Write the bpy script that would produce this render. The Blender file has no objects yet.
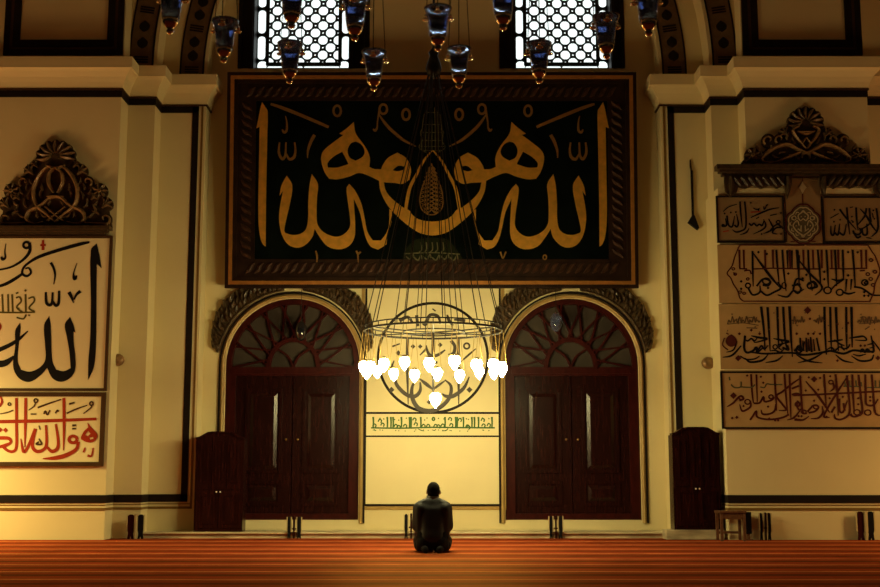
import bpy, bmesh, math, random
from mathutils import Vector, Matrix
from mathutils.geometry import tessellate_polygon
random.seed(7)
C = bpy.context.scene.collection
SC = bpy.context.scene

# ------------------------------------------------------------------ camera, world, lights, exposure
F = 1222.2                      # focal length in pixels of the 880x587 frame (50 mm on 36 mm)
TH = math.radians(8.49)         # upward pitch
CAM = Vector((0.12, -21.0, 1.0))
cd = bpy.data.cameras.new('camera'); cam = bpy.data.objects.new('camera', cd); C.objects.link(cam)
cd.sensor_width = 36; cd.lens = 50; cd.clip_end = 200
cam.location = CAM; cam.rotation_euler = (math.radians(90) + TH, 0, 0)
cd.dof.use_dof = True; cd.dof.focus_distance = 18.5; cd.dof.aperture_fstop = 2.8
SC.camera = cam
SC.view_settings.view_transform = 'Standard'; SC.view_settings.look = 'None'
SC.view_settings.gamma = 1; SC.view_settings.use_curve_mapping = False
SC.view_settings.exposure = 0.28
w = bpy.data.worlds.new('world'); SC.world = w; w.use_nodes = True
w.node_tree.nodes['Background'].inputs[0].default_value = (0.60, 0.36, 0.20, 1)
w.node_tree.nodes['Background'].inputs[1].default_value = 0.006
BULB = 100.0                    # radiance of the chandelier's lamp glasses
BULB_COL = (1.0, 0.86, 0.38)

def lamp(name, loc, watts, col, r):
    l = bpy.data.lights.new(name, 'POINT'); l.energy = watts; l.color = col; l.shadow_soft_size = r
    o = bpy.data.objects.new(name, l); C.objects.link(o); o.location = loc; return o
# the hall's neighbouring chandeliers, hung in the bays left and right of the view
def downlamp(name, loc, watts, col, r):      # wide down spot, added to favour the lower walls over the upper
    l = bpy.data.lights.new(name, 'SPOT'); l.energy = watts; l.color = col; l.shadow_soft_size = r; l.spot_size = math.radians(176); l.spot_blend = .9
    o = bpy.data.objects.new(name, l); C.objects.link(o); o.location = loc; return o
lamp('chandelier_light', (-9.4, -3.3, 2.35), 290, (1.0, 0.66, 0.26), 0.5); downlamp('chandelier_downlight', (-9.4, -3.3, 3.2), 1450, (1.0, 0.84, 0.27), 0.5)
lamp('chandelier_light', (10.6, -3.8, 2.35), 230, (1.0, 0.63, 0.25), 0.5); downlamp('chandelier_downlight', (10.6, -3.8, 3.2), 520, (1.0, 0.72, 0.24), 0.5)

# ------------------------------------------------------------------ planes of the hall and pixel rays
class Plane:
    def __init__(s, O, n=(0, -1, 0)):
        s.O = Vector(O); s.n = Vector(n).normalized(); s.u = Vector((1, 0, 0)); s.v = s.u.cross(-s.n) * 1.0
        if s.v.z < 0: s.v = -s.v
    def loc(s, px, py):
        d = ray(px, py); t = (s.O - CAM).dot(s.n) / d.dot(s.n); p = CAM + d * t - s.O
        return (p.dot(s.u), p.dot(s.v))
    def k(s, px, py):               # metres per pixel there
        d = ray(px, py); return (s.O - CAM).dot(s.n) / d.dot(s.n) / F
    def pt(s, a, b, h=0): return s.O + s.u * a + s.v * b + s.n * h
def ray(px, py):
    x, y = (px - 440) / F, (293.5 - py) / F
    return Vector((x, math.cos(TH) - y * math.sin(TH), math.sin(TH) + y * math.cos(TH)))
def at_y(px, py, Y):
    d = ray(px, py); return CAM + d * ((Y - CAM.y) / d.y)
def at_z(px, py, Z):
    d = ray(px, py); return CAM + d * ((Z - CAM.z) / d.z)
YB, YM, YF = -0.40, -0.85, -1.30    # the piers' three faces; the middle wall is Y = 0
WALL = Plane((0, 0, 0)); BACK = Plane((0, YB, 0)); MID = Plane((0, YM, 0)); FRONT = Plane((0, YF, 0))

# ------------------------------------------------------------------ materials
def mat(name, col, rough=.6, metal=0, var=.12, scale=6, emit=None, col2=None, stretch=None, bump=0, spec=.5, trans=0):
    m = bpy.data.materials.new(name); m.use_nodes = True
    nt = m.node_tree; b = nt.nodes['Principled BSDF']
    b.inputs['Roughness'].default_value = rough; b.inputs['Metallic'].default_value = metal
    b.inputs['Specular IOR Level'].default_value = spec
    b.inputs['Transmission Weight'].default_value = trans
    tc = nt.nodes.new('ShaderNodeTexCoord'); no = nt.nodes.new('ShaderNodeTexNoise')
    mp = nt.nodes.new('ShaderNodeMapping'); mp.inputs['Scale'].default_value = stretch or (1, 1, 1)
    no.inputs['Scale'].default_value = scale; no.inputs['Detail'].default_value = 5
    nt.links.new(tc.outputs['Object'], mp.inputs[0]); nt.links.new(mp.outputs[0], no.inputs['Vector'])
    cr = nt.nodes.new('ShaderNodeValToRGB')
    c2 = col2 or tuple(c * (1 - var * 2) for c in col)
    cr.color_ramp.elements[0].position = .3; cr.color_ramp.elements[1].position = .7
    cr.color_ramp.elements[0].color = (*c2, 1); cr.color_ramp.elements[1].color = (*col, 1)
    nt.links.new(no.outputs['Fac'], cr.inputs[0]); nt.links.new(cr.outputs[0], b.inputs['Base Color'])
    if bump:
        bp = nt.nodes.new('ShaderNodeBump'); bp.inputs['Strength'].default_value = bump; bp.inputs['Distance'].default_value = .02
        nt.links.new(no.outputs['Fac'], bp.inputs['Height']); nt.links.new(bp.outputs[0], b.inputs['Normal'])
    if emit:
        b.inputs['Emission Color'].default_value = (*emit[0], 1); b.inputs['Emission Strength'].default_value = emit[1]
    return m
M = dict(
    plaster=mat('cream_plaster', (.72, .60, .335), .85, var=.03, scale=1.2, bump=.03, spec=.1),
    board=mat('cream_board', (.76, .66, .39), .75, var=.02, scale=2, spec=.1),
    tan=mat('aged_paper', (.46, .29, .125), .6, var=.09, scale=3, spec=.08),
    umber=mat('umber_board', (.27, .17, .082), .6, var=.08, scale=3, spec=.08),
    dark=mat('dark_paint', (.018, .012, .010), .5, spec=.08),
    brown=mat('brown_paint', (.07, .035, .015), .5, spec=.08),
    ochre=mat('ochre_paint', (.23, .13, .035), .55, spec=.08),
    gilt=mat('gilded_letters', (1.0, .50, .07), .40, .7, var=.12, scale=9),
    gilt2=mat('dull_gilding', (.30, .15, .035), .5, .6),
    faint=mat('faded_gilding', (.070, .062, .02), .6),
    ink=mat('black_ink', (.010, .009, .010), .5, spec=.08),
    red=mat('red_ink', (.36, .035, .012), .55, spec=.08),
    maroon=mat('maroon_ink', (.085, .018, .014), .55, spec=.08),
    olive=mat('olive_ink', (.10, .085, .02), .6, spec=.08),
    green=mat('green_ink', (.07, .15, .045), .6, spec=.08),
    velvet=mat('black_green_velvet', (.0035, .0055, .0045), .95, var=.3, scale=2, spec=.0),
    wood=mat('dark_red_wood', (.024, .0045, .0035), .27, spec=.32, var=.28, scale=5, stretch=(6, 6, .7)),
    wood2=mat('red_wood_frame', (.046, .0055, .0042), .40, spec=.14, var=.25, scale=5, stretch=(4, 4, 1)),
    carved=mat('carved_dark_wood', (.075, .043, .019), .42, spec=.4, var=.3, scale=14),
    carvedlit=mat('highlight_and_knob_brown', (.36, .20, .08), .42, .25, var=.3, scale=14),  # crest scroll highlights put in as a lighter brown; also colours the wall knobs
    moulding=mat('gilded_moulding', (.55, .23, .05), .35, .5, scale=10),
    iron=mat('dark_iron', (.018, .014, .012), .45, .6),
    brass=mat('brass', (.55, .38, .13), .3, .9),
    pane=mat('dusky_glass', (.060, .046, .036), .3, var=.2, scale=3, spec=.3),
    marble=mat('veined_marble', (.70, .58, .36), .4, col2=(.30, .24, .15), scale=2.2, stretch=(1, 1, 4)),
    daylight=mat('daylit_pane', (.8, .8, .8), .6, emit=((.90, 1.0, .97), 1.05)),
    bandbase=mat('umber_band_paint', (.17, .10, .045), .7, var=.15, scale=8, spec=.08),
    framewood=mat('black_brown_wood', (.026, .012, .007), .4, spec=.15, var=.25, scale=5),
    hoodleaf=mat('hood_leaf_highlight', (.10, .055, .022), .45, .2, var=.3, scale=14),  # lit leaves of the hoods, their highlight mixed into the wood colour
    lattice=mat('window_lattice', (.010, .022, .018), .6),
    lampglass=mat('lit_lamp_glass', (.9, .8, .6), .3, emit=(BULB_COL, BULB)),
    jacket=mat('navy_black_jacket', (.008, .009, .016), .55, spec=.35, var=.2, scale=8, bump=.15),
    trousers=mat('black_trousers', (.005, .005, .007), .75, spec=.15),
    skin=mat('skin', (.42, .24, .15), .55, var=.04),
    hair=mat('black_hair', (.007, .006, .005), .8, scale=60, spec=.1),
    collar=mat('grey_collar', (.16, .15, .13), .7),
    sock=mat('pale_sock', (.35, .33, .30), .8),
    table=mat('brown_table_wood', (.16, .065, .028), .45, var=.25, stretch=(6, 1, 6)),
    white=mat('white_knob', (.75, .72, .65), .3),
    white_post=mat('pale_wood', (.55, .44, .22), .6),
    ceil=mat('ceiling_plaster', (.5, .45, .36), .8),
)
def glass_mat():
    m = mat('blue_lamp_glass', (.32, .40, .72), .04, trans=.9, spec=.7, var=.1); return m
M['blueglass'] = glass_mat()
M['clear'] = mat('polished_lamp_brass', (.90, .74, .46), .12, 1.0, var=.05)

def carpet_mat():
    m = bpy.data.materials.new('striped_carpet'); m.use_nodes = True
    nt = m.node_tree; N = nt.nodes; L = nt.links; b = N['Principled BSDF']
    g = N.new('ShaderNodeNewGeometry'); sp = N.new('ShaderNodeSeparateXYZ'); L.new(g.outputs['Position'], sp.inputs[0])
    n1 = N.new('ShaderNodeTexNoise'); n1.inputs['Scale'].default_value = 1.3; n1.inputs['Detail'].default_value = 3
    mp1 = N.new('ShaderNodeMapping'); mp1.inputs['Scale'].default_value = (.28, 1, 1); L.new(g.outputs['Position'], mp1.inputs[0]); L.new(mp1.outputs[0], n1.inputs['Vector'])
    def math_(op, a, c=None, v=None):
        x = N.new('ShaderNodeMath'); x.operation = op; L.new(a, x.inputs[0])
        if c is not None: L.new(c, x.inputs[1])
        if v is not None: x.inputs[1].default_value = v
        return x.outputs[0]
    wob = math_('MULTIPLY', math_('SUBTRACT', n1.outputs['Fac'], v=.5), v=.16)
    y = math_('ADD', math_('ADD', sp.outputs['Y'], wob), v=20.85)
    t = math_('FRACT', y)
    cr = N.new('ShaderNodeValToRGB'); L.new(t, cr.inputs[0]); e = cr.color_ramp.elements
    stops = [(0, (.54, .165, .06)), (.11, (.54, .155, .05)), (.18, (.24, .026, .010)), (.38, (.37, .044, .016)), (.48, (.20, .026, .010)),
             (.55, (.085, .016, .008)), (.68, (.11, .020, .009)), (.76, (.29, .034, .013)), (.95, (.20, .028, .011))]
    e[0].position, e[0].color = stops[0][0], (*stops[0][1], 1); e[1].position, e[1].color = stops[-1][0], (*stops[-1][1], 1)
    for p, c in stops[1:-1]:
        k = e.new(p); k.color = (*c, 1)
    n2 = N.new('ShaderNodeTexNoise'); n2.inputs['Scale'].default_value = 9; n2.inputs['Detail'].default_value = 8
    mp = N.new('ShaderNodeMapping'); mp.inputs['Scale'].default_value = (.16, 1.6, 1)
    L.new(g.outputs['Position'], mp.inputs[0]); L.new(mp.outputs[0], n2.inputs['Vector'])
    r2 = N.new('ShaderNodeValToRGB'); r2.color_ramp.elements[0].position = .3; r2.color_ramp.elements[0].color = (.5, .5, .5, 1)
    r2.color_ramp.elements[1].position = .7; r2.color_ramp.elements[1].color = (1.35, 1.35, 1.3, 1)
    L.new(n2.outputs['Fac'], r2.inputs[0])
    mx = N.new('ShaderNodeMix'); mx.data_type = 'RGBA'; mx.blend_type = 'MULTIPLY'; mx.inputs[0].default_value = 1
    L.new(cr.outputs[0], mx.inputs[6]); L.new(r2.outputs[0], mx.inputs[7]); L.new(mx.outputs[2], b.inputs['Base Color'])
    b.inputs['Roughness'].default_value = .9; b.inputs['Specular IOR Level'].default_value = 0
    gb = N.new('ShaderNodeBsdfGlossy'); gb.inputs['Color'].default_value = (1, .48, .14, 1); gb.inputs['Roughness'].default_value = .55   # the pile's coloured sheen
    mxs = N.new('ShaderNodeMixShader'); mxs.inputs[0].default_value = .07; L.new(b.outputs[0], mxs.inputs[1]); L.new(gb.outputs[0], mxs.inputs[2]); L.new(mxs.outputs[0], N['Material Output'].inputs[0])
    bp = N.new('ShaderNodeBump'); bp.inputs['Strength'].default_value = .5; bp.inputs['Distance'].default_value = .02
    L.new(n2.outputs['Fac'], bp.inputs['Height']); L.new(bp.outputs[0], b.inputs['Normal'])
    return m
M['carpet'] = carpet_mat()
M['carpet'].diffuse_color = (.3, .05, .02, 1)

# ------------------------------------------------------------------ mesh building
def catmull(pts, n):
    if len(pts) < 3: n = 1
    out = []
    for i in range(len(pts) - 1):
        p0, p1, p2, p3 = pts[max(i - 1, 0)], pts[i], pts[i + 1], pts[min(i + 2, len(pts) - 1)]
        for k in range(n):
            t = k / n
            out.append(tuple(.5 * (2 * b + (c - a) * t + (2 * a - 5 * b + 4 * c - d) * t * t + (3 * b - a - 3 * c + d) * t ** 3)
                             for a, b, c, d in zip(p0, p1, p2, p3)))
    out.append(tuple(pts[-1])); return out
def smooth_loop(pts, n=4, corner=48):
    m = len(pts); P = [Vector(p) for p in pts]; out = []
    iscor = []
    for i in range(m):
        a, b = P[i] - P[i - 1], P[(i + 1) % m] - P[i]
        iscor.append(a.length < 1e-9 or b.length < 1e-9 or math.degrees(a.angle(b)) > corner)
    for i in range(m):
        j = (i + 1) % m; d = P[j] - P[i]; L = d.length
        def tan(q, other):
            if iscor[q]: return d
            t = P[(q + 1) % m] - P[q - 1]; return t.normalized() * L
        t0, t1 = tan(i, j), tan(j, i)
        for k in range(n):
            t = k / n
            out.append(tuple(P[i] * (2 * t ** 3 - 3 * t * t + 1) + t0 * (t ** 3 - 2 * t * t + t) + P[j] * (-2 * t ** 3 + 3 * t * t) + t1 * (t ** 3 - t * t)))
    return out

class MB:
    def __init__(s): s.v = []; s.f = []; s.q = 0
    def lift(s): s.q += 1; return (s.q % 29) * .00012      # keeps crossing strokes from lying in one plane
    def add(s, vs, fs):
        o = len(s.v); s.v += [Vector(x) for x in vs]; s.f += [tuple(i + o for i in f) for f in fs]; return s
    def box(s, x0, x1, y0, y1, z0, z1):
        vs = [(x, y, z) for z in (z0, z1) for y in (y0, y1) for x in (x0, x1)]
        return s.add(vs, [(0, 2, 3, 1), (4, 5, 7, 6), (0, 1, 5, 4), (2, 6, 7, 3), (0, 4, 6, 2), (1, 3, 7, 5)])
    def bbox(s, x0, x1, y0, y1, z0, z1, bev=.01):       # box with bevelled edges
        bm = bmesh.new(); r = bmesh.ops.create_cube(bm, size=1)
        for v in bm.verts: v.co = Vector(((x0 + x1) / 2 + v.co.x * (x1 - x0), (y0 + y1) / 2 + v.co.y * (y1 - y0), (z0 + z1) / 2 + v.co.z * (z1 - z0)))
        bmesh.ops.bevel(bm, geom=bm.edges[:], offset=bev, segments=2, affect='EDGES', profile=.5)
        bm.verts.index_update(); s.add([v.co for v in bm.verts], [[v.index for v in f.verts] for f in bm.faces]); bm.free(); return s
    def pbox(s, pl, a0, a1, b0, b1, h0, h1):            # box in a plane's own coordinates
        vs = [pl.pt(a, b, h) for h in (h0, h1) for b in (b0, b1) for a in (a0, a1)]
        return s.add(vs, [(0, 2, 3, 1), (4, 5, 7, 6), (0, 1, 5, 4), (2, 6, 7, 3), (0, 4, 6, 2), (1, 3, 7, 5)])
    def frame(s, pl, a0, a1, b0, b1, wd, h0, h1):       # a mitred rectangular frame
        vs = []
        for h in (h0, h1):
            for q in (0, wd):
                vs += [pl.pt(a0 + q, b0 + q, h), pl.pt(a1 - q, b0 + q, h), pl.pt(a1 - q, b1 - q, h), pl.pt(a0 + q, b1 - q, h)]
        fs = []
        for i in range(4):
            j = (i + 1) % 4
            fs += [(8 + i, 8 + j, 12 + j, 12 + i), (i, j, 8 + j, 8 + i), (4 + j, 4 + i, 12 + i, 12 + j), (j, i, 4 + i, 4 + j)]
        return s.add(vs, fs)
    def sl(s, pl, pts, h0, h1, n=5, dome=False):        # stroke through (a, b, width) in plane coordinates
        h1 += s.lift(); q = catmull(pts, n); m = len(q); vs = []; fs = []
        for i in range(m):
            x0, y0 = q[max(i - 1, 0)][:2]; x1, y1 = q[min(i + 1, m - 1)][:2]
            l = math.hypot(x1 - x0, y1 - y0) or 1; nx, ny = -(y1 - y0) / l, (x1 - x0) / l
            a, b, wd = q[i]; wd = max(wd, 1e-4) / 2
            if dome: prof = [(-1, 0), (-.72, .62), (0, 1), (.72, .62), (1, 0)]
            else: prof = [(-1, 0), (-1, 1), (1, 1), (1, 0)]
            vs += [pl.pt(a + nx * wd * c, b + ny * wd * c, h0 + (h1 - h0) * e) for c, e in prof]
        k = 5 if dome else 4
        for i in range(m - 1):
            for j in range(k - 1): fs.append((i * k + j, i * k + j + 1, (i + 1) * k + j + 1, (i + 1) * k + j))
        fs.append(tuple(range(k - 1, -1, -1))); fs.append(tuple((m - 1) * k + j for j in range(k)))
        return s.add(vs, fs)
    def st(s, pl, pts, T=(0, 0, 1), h0=-.002, h1=.004, wd=None, mir=None, **kw):  # stroke traced in photo pixels
        ox, oy, sc = T; q = []
        for p in pts:
            px, py = ox + p[0] / sc, oy + p[1] / sc; wv = (p[2] if len(p) > 2 else wd) / sc
            if mir: px = 2 * mir - px
            a, b = pl.loc(px, py); q.append((a, b, wv * pl.k(px, py)))
        return s.sl(pl, q, h0, h1, **kw)
    def ring(s, pl, cx, cy, rx, ry, wd, T=(0, 0, 1), h0=-.002, h1=.004, mir=None, n=14, dome=False):
        pts = [(cx + rx * math.cos(i * 2 * math.pi / n), cy + ry * math.sin(i * 2 * math.pi / n), wd) for i in range(n + 1)]
        return s.st(pl, pts, T, h0, h1, mir=mir, n=2, dome=dome)
    def dot(s, pl, x, y, r, T=(0, 0, 1), h0=-.002, h1=.004, mir=None):       # lozenge dot of a reed pen
        return s.pg(pl, [[(x - r, y), (x, y - r), (x + r, y), (x, y + r)]], T, h0, h1, mir=mir, sm=0)
    def pg(s, pl, loops, T=(0, 0, 1), h0=-.002, h1=.004, mir=None, sm=4, corner=48):  # filled outline(s), later loops are holes
        ox, oy, sc = T; L = []
        for lp in loops:
            q = []
            for x, y in lp:
                px, py = ox + x / sc, oy + y / sc
                if mir: px = 2 * mir - px
                q.append(pl.loc(px, py))
            L.append(smooth_loop(q, sm, corner) if sm else q)
        return s.pl_(pl, L, h0, h1)
    def pl_(s, pl, L, h0, h1):
        if .001 < h1 - h0 < .03: h1 += s.lift()
        flat = [p for l in L for p in l]; n = len(flat)
        tri = tessellate_polygon([[Vector((a, b, 0)) for a, b in l] for l in L])
        vs = [pl.pt(a, b, h1) for a, b in flat] + [pl.pt(a, b, h0) for a, b in flat]
        fs = [tuple(t) for t in tri] + [tuple(i + n for i in reversed(t)) for t in tri]; o = 0
        for l in L:
            k = len(l)
            for i in range(k): fs.append((o + i, o + (i + 1) % k, n + o + (i + 1) % k, n + o + i))
            o += k
        return s.add(vs, fs)
    def lathe(s, c, prof, seg=16, ax=1.0):
        vs = []; fs = []; c = Vector(c)
        for r, z in prof:
            for i in range(seg):
                a = i * 2 * math.pi / seg; vs.append(c + Vector((r * math.cos(a) * ax, r * math.sin(a), z)))
        m = len(prof)
        for j in range(m - 1):
            for i in range(seg): fs.append((j * seg + i, j * seg + (i + 1) % seg, (j + 1) * seg + (i + 1) % seg, (j + 1) * seg + i))
        fs.append(tuple(range(seg - 1, -1, -1))); fs.append(tuple((m - 1) * seg + i for i in range(seg)))
        return s.add(vs, fs)
    def tube(s, pts, r, seg=6):
        P = [Vector(p) for p in pts]; rs = r if isinstance(r, (list, tuple)) else [r] * len(P); vs = []; fs = []
        for i, p in enumerate(P):
            d = (P[min(i + 1, len(P) - 1)] - P[max(i - 1, 0)]).normalized()
            u = d.cross(Vector((0, 0, 1)));
            if u.length < 1e-3: u = d.cross(Vector((0, 1, 0)))
            u.normalize(); v = d.cross(u)
            for k in range(seg):
                a = 2 * math.pi * k / seg; vs.append(p + (u * math.cos(a) + v * math.sin(a)) * rs[i])
        for i in range(len(P) - 1):
            for k in range(seg): fs.append((i * seg + k, i * seg + (k + 1) % seg, (i + 1) * seg + (k + 1) % seg, (i + 1) * seg + k))
        fs.append(tuple(range(seg - 1, -1, -1))); fs.append(tuple((len(P) - 1) * seg + k for k in range(seg)))
        return s.add(vs, fs)
    def torus(s, c, R, r, seg=64, rs=8):
        c = Vector(c); vs = []; fs = []
        for i in range(seg):
            a = 2 * math.pi * i / seg
            for k in range(rs):
                b = 2 * math.pi * k / rs; q = R + r * math.cos(b)
                vs.append(c + Vector((q * math.cos(a), q * math.sin(a), r * math.sin(b))))
        for i in range(seg):
            for k in range(rs):
                fs.append((i * rs + k, ((i + 1) % seg) * rs + k, ((i + 1) % seg) * rs + (k + 1) % rs, i * rs + (k + 1) % rs))
        return s.add(vs, fs)
    def ball(s, c, r, seg=12, rows=8):
        rx, ry, rz = r if isinstance(r, (list, tuple)) else (r, r, r); c = Vector(c); vs = []; fs = []
        for j in range(1, rows):
            t = math.pi * j / rows
            for i in range(seg):
                a = 2 * math.pi * i / seg; vs.append(c + Vector((rx * math.sin(t) * math.cos(a), ry * math.sin(t) * math.sin(a), rz * math.cos(t))))
        vs += [c + Vector((0, 0, rz)), c - Vector((0, 0, rz))]; n = len(vs)
        for j in range(rows - 2):
            for i in range(seg): fs.append((j * seg + i, (j + 1) * seg + i, (j + 1) * seg + (i + 1) % seg, j * seg + (i + 1) % seg))
        for i in range(seg): fs.append((n - 2, i, (i + 1) % seg)); fs.append((n - 1, (rows - 2) * seg + (i + 1) % seg, (rows - 2) * seg + i))
        return s.add(vs, fs)
    def sweep(s, path, prof, mirror=1):                 # profile of (out, z) along a plan path of (x, y), mitred
        m = len(path); k = len(prof); vs = []; fs = []
        for i in range(m):
            def nrm(a, b):
                d = Vector((b[0] - a[0], b[1] - a[1])).normalized(); return Vector((d.y, -d.x))
            n1 = nrm(path[i - 1], path[i]) if i else nrm(path[0], path[1]); n2 = nrm(path[i], path[i + 1]) if i < m - 1 else n1
            n = (n1 + n2) / (1 + n1.dot(n2))
            vs += [((path[i][0] + n.x * o) * mirror, path[i][1] + n.y * o, z) for o, z in prof]
        for i in range(m - 1):
            for j in range(k): fs.append((i * k + j, i * k + (j + 1) % k, (i + 1) * k + (j + 1) % k, (i + 1) * k + j))
        fs.append(tuple(range(k - 1, -1, -1))); fs.append(tuple((m - 1) * k + j for j in range(k)))
        return s.add(vs, fs)
    def islands(s):
        par = list(range(len(s.v)))
        def find(i):
            while par[i] != i: par[i] = par[par[i]]; i = par[i]
            return i
        for f in s.f:
            for i in f[1:]: par[find(i)] = find(f[0])
        out = {}
        for f in s.f: out.setdefault(find(f[0]), []).append(f)
        res = []
        for fs in out.values():
            idx = sorted({i for f in fs for i in f}); mp = {i: j for j, i in enumerate(idx)}; m = MB(); m.v = [s.v[i] for i in idx]; m.f = [tuple(mp[i] for i in f) for f in fs]; res.append(m)
        return res
    def build_each(s, name, m, parent):
        for q in s.islands(): q.build(name, m, parent)
    def build(s, name, m, parent=None, loc=None, smooth=False):
        base = Vector((0, 0, 0)); p = parent
        while p is not None: base += p.location; p = p.parent
        if parent is None:
            if loc is None:
                lo = [min(v[i] for v in s.v) for i in range(3)]; hi = [max(v[i] for v in s.v) for i in range(3)]
                loc = ((lo[0] + hi[0]) / 2, (lo[1] + hi[1]) / 2, lo[2])
            base = Vector(loc)
        me = bpy.data.meshes.new(name); me.from_pydata([v - base for v in s.v], [], s.f)
        bm = bmesh.new(); bm.from_mesh(me); bmesh.ops.recalc_face_normals(bm, faces=bm.faces); bm.to_mesh(me); bm.free()
        me.materials.append(M[m] if isinstance(m, str) else m)
        if smooth: me.shade_smooth()
        o = bpy.data.objects.new(name, me); C.objects.link(o)
        if parent is None: o.location = base
        else: o.parent = parent
        return o
def build_inks(name, parts, parent):       # one inscription, several inks
    o = parts[0][0]; mb = MB(); idx = []
    for q, m in parts: mb.add(q.v, q.f); idx += [m] * len(q.f)
    ob = mb.build(name, parts[0][1], parent); ms = []
    for q, m in parts:
        mm = M[m] if isinstance(m, str) else m
        if mm not in ms: ms.append(mm)
    ob.data.materials.clear()
    for mm in ms: ob.data.materials.append(mm)
    for p, m in zip(ob.data.polygons, idx): p.material_index = ms.index(M[m] if isinstance(m, str) else m)
    return ob
def tag(o, label, cat, group=None):
    o['label'] = label; o['category'] = cat
    if group: o['group'] = group
    return o
def struct(o): o['kind'] = 'structure'; return o
def thing(name, loc, label, cat, group=None):
    o = bpy.data.objects.new(name, None); C.objects.link(o); o.location = loc; o.empty_display_size = .1
    return tag(o, label, cat, group)
def lab(o, t): o['label'] = t; return o
def copy_thing(o, loc):
    c = o.copy(); C.objects.link(c); c.location = loc
    for ch in o.children:
        d = ch.copy(); C.objects.link(d); d.parent = c
        for g in ch.children:
            e = g.copy(); C.objects.link(e); e.parent = d
    return c

# ------------------------------------------------------------------ the hall
struct(MB().box(-17, 17, -24, .6, -.2, 0).build('floor', 'carpet'))
struct(MB().box(-17, 17, -24, .6, 12.6, 12.8).build('ceiling', 'ceil'))
XC = 3.96; XM = 4.74; XF = 5.20; XE = 7.25; XEM = 7.70; ZT = 12.6
ZB = 7.40
PATH = [(-16.5, YB), (-XEM, YB), (-XEM, YM), (-XE, YM), (-XE, YF), (-XF, YF), (-XF, YM), (-XM, YM), (-XM, YB), (-XC, YB), (-XC, 0)]
# openings of the middle wall
DK = WALL.k(292, 364)
DOORS = []
for px in (292.5, 571.5):
    a, b = WALL.loc(px, 364.5); DOORS.append((a, b))
DR, DZ0 = 67 * DK, WALL.loc(292, 520)[1]
def arch_loop(cx, cz, R, z0, n=28):
    return [(cx - R, z0), (cx + R, z0)] + [(cx + R * math.cos(math.pi * i / n), cz + R * math.sin(math.pi * i / n)) for i in range(n + 1)]
WINX = [(-3.50, -1.14), (1.18, 3.43)]; WZ0, WZ1 = 8.2, 11.4
holes = [arch_loop(a, b, DR, DZ0) for a, b in DOORS] + [[(x0, WZ0), (x1, WZ0), (x1, WZ1), (x0, WZ1)] for x0, x1 in WINX]
mb = MB(); mb.pl_(WALL, [[(-XC - .3, 0), (XC + .3, 0), (XC + .3, ZT), (-XC - .3, ZT)]] + holes, -.5, 0)
struct(mb.build('wall_back', 'plaster'))
struct(MB().box(-17, 17, .55, .60, 0, ZT).build('wall_outer', 'plaster'))
# side piers with their stepped faces, spandrels and arches above the cornice
for sgn, nm in ((-1, 'left'), (1, 'right')):
    mb = MB(); pts = PATH + [(-XC - .02, 0), (-16.5, 0)]
    pts = PATH[:-1] + [(-XC, .02), (-16.5, .02)]
    n = len(pts)
    for z0, z1 in ((0, 7.9),):
        vs = [(x * -sgn, y, z) for z in (z0, z1) for x, y in pts]
        tri = tessellate_polygon([[Vector((x, y, 0)) for x, y in pts]])
        mb.add(vs, [tuple(t) for t in tri] + [tuple(i + n for i in t) for t in tri] + [(i, (i + 1) % n, n + (i + 1) % n, n + i) for i in range(n)])
    # spandrel walls over the cornice: one per face, each edged by its arch
    for R, Y0, Y1, xo in ((XC, YB, .02, 8.4), (XM, YM, YB + .01, XEM)):
        loop = [(-xo * -sgn, 7.9)] + [(-R * -sgn * math.cos(math.radians(t)), 7.9 + 1.18 * R * math.sin(math.radians(t))) for t in range(0, 70, 4)]
        loop += [(loop[-1][0], ZT), (-xo * -sgn, ZT)]
        loop = [(a, min(b, ZT)) for a, b in loop]
        mb.pl_(Plane((0, Y1, 0)), [loop], 0, Y1 - Y0)
    x0, x1 = sorted((-XE * -sgn, -XF * -sgn)); mb.box(x0, x1, YF + .06, YM + .02, 7.9, ZT)
    x0, x1 = sorted((-16.5 * -sgn, -8.4 * -sgn)); mb.box(x0, x1, YB, .02, 7.9, ZT)
    if sgn == 1: mb.box(4.70, 7.53, YF - .012, YB, 0, 5.70)     # the wider lower face that carries the panels
    struct(mb.build('wall_' + nm, 'plaster'))
tr = 1
def trim(mb, m):
    global tr
    o = mb.build('trim_%d' % tr, m); tr += 1; return struct(o)
COR = [(-.02, 7.38), (.02, 7.40), (.03, 7.44), (.05, 7.50), (.09, 7.58), (.15, 7.66), (.19, 7.70), (.21, 7.70), (.21, 7.89), (-.02, 7.91)]
for sg in (1, -1):
    trim(MB().sweep(PATH, COR, sg), 'plaster')
    BP = [p for p in PATH[:-2]] + [(-4.08, YB)]
    trim(MB().sweep(BP, [(-.01, 7.255), (.012, 7.255), (.012, 7.37), (-.01, 7.37)], sg), 'dark')
    trim(MB().sweep(PATH, [(-.01, 7.375), (.03, 7.375), (.03, 7.40), (-.01, 7.40)], sg), 'brown')
    lo = BP if sg == 1 else [(-16.5, YB), (-7.53, YB), (-7.53, YF - .012), (-4.70, YF - .012), (-4.70, YB), (-4.08, YB)]
    trim(MB().sweep(lo, [(-.01, .575), (.012, .575), (.012, .70), (-.01, .70)], sg), 'dark')
    lo2 = lo[:-1] + [(-4.0, YB)]
    trim(MB().sweep(lo2, [(-.01, .46), (.010, .46), (.010, .50), (-.01, .50)], sg), 'ochre')
    trim(MB().sweep(lo2, [(-.01, .535), (.008, .535), (.008, .550), (-.01, .550)], sg), 'ochre')
    x0, x1 = sorted((-4.19 * sg, -4.08 * sg)); trim(MB().box(x0, x1, YB - .012, YB + .01, .575, 7.37), 'dark')
    x0, x1 = sorted((-4.035 * sg, -4.0 * sg)); trim(MB().box(x0, x1, YB - .010, YB + .01, .46, 7.37), 'ochre')
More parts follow.
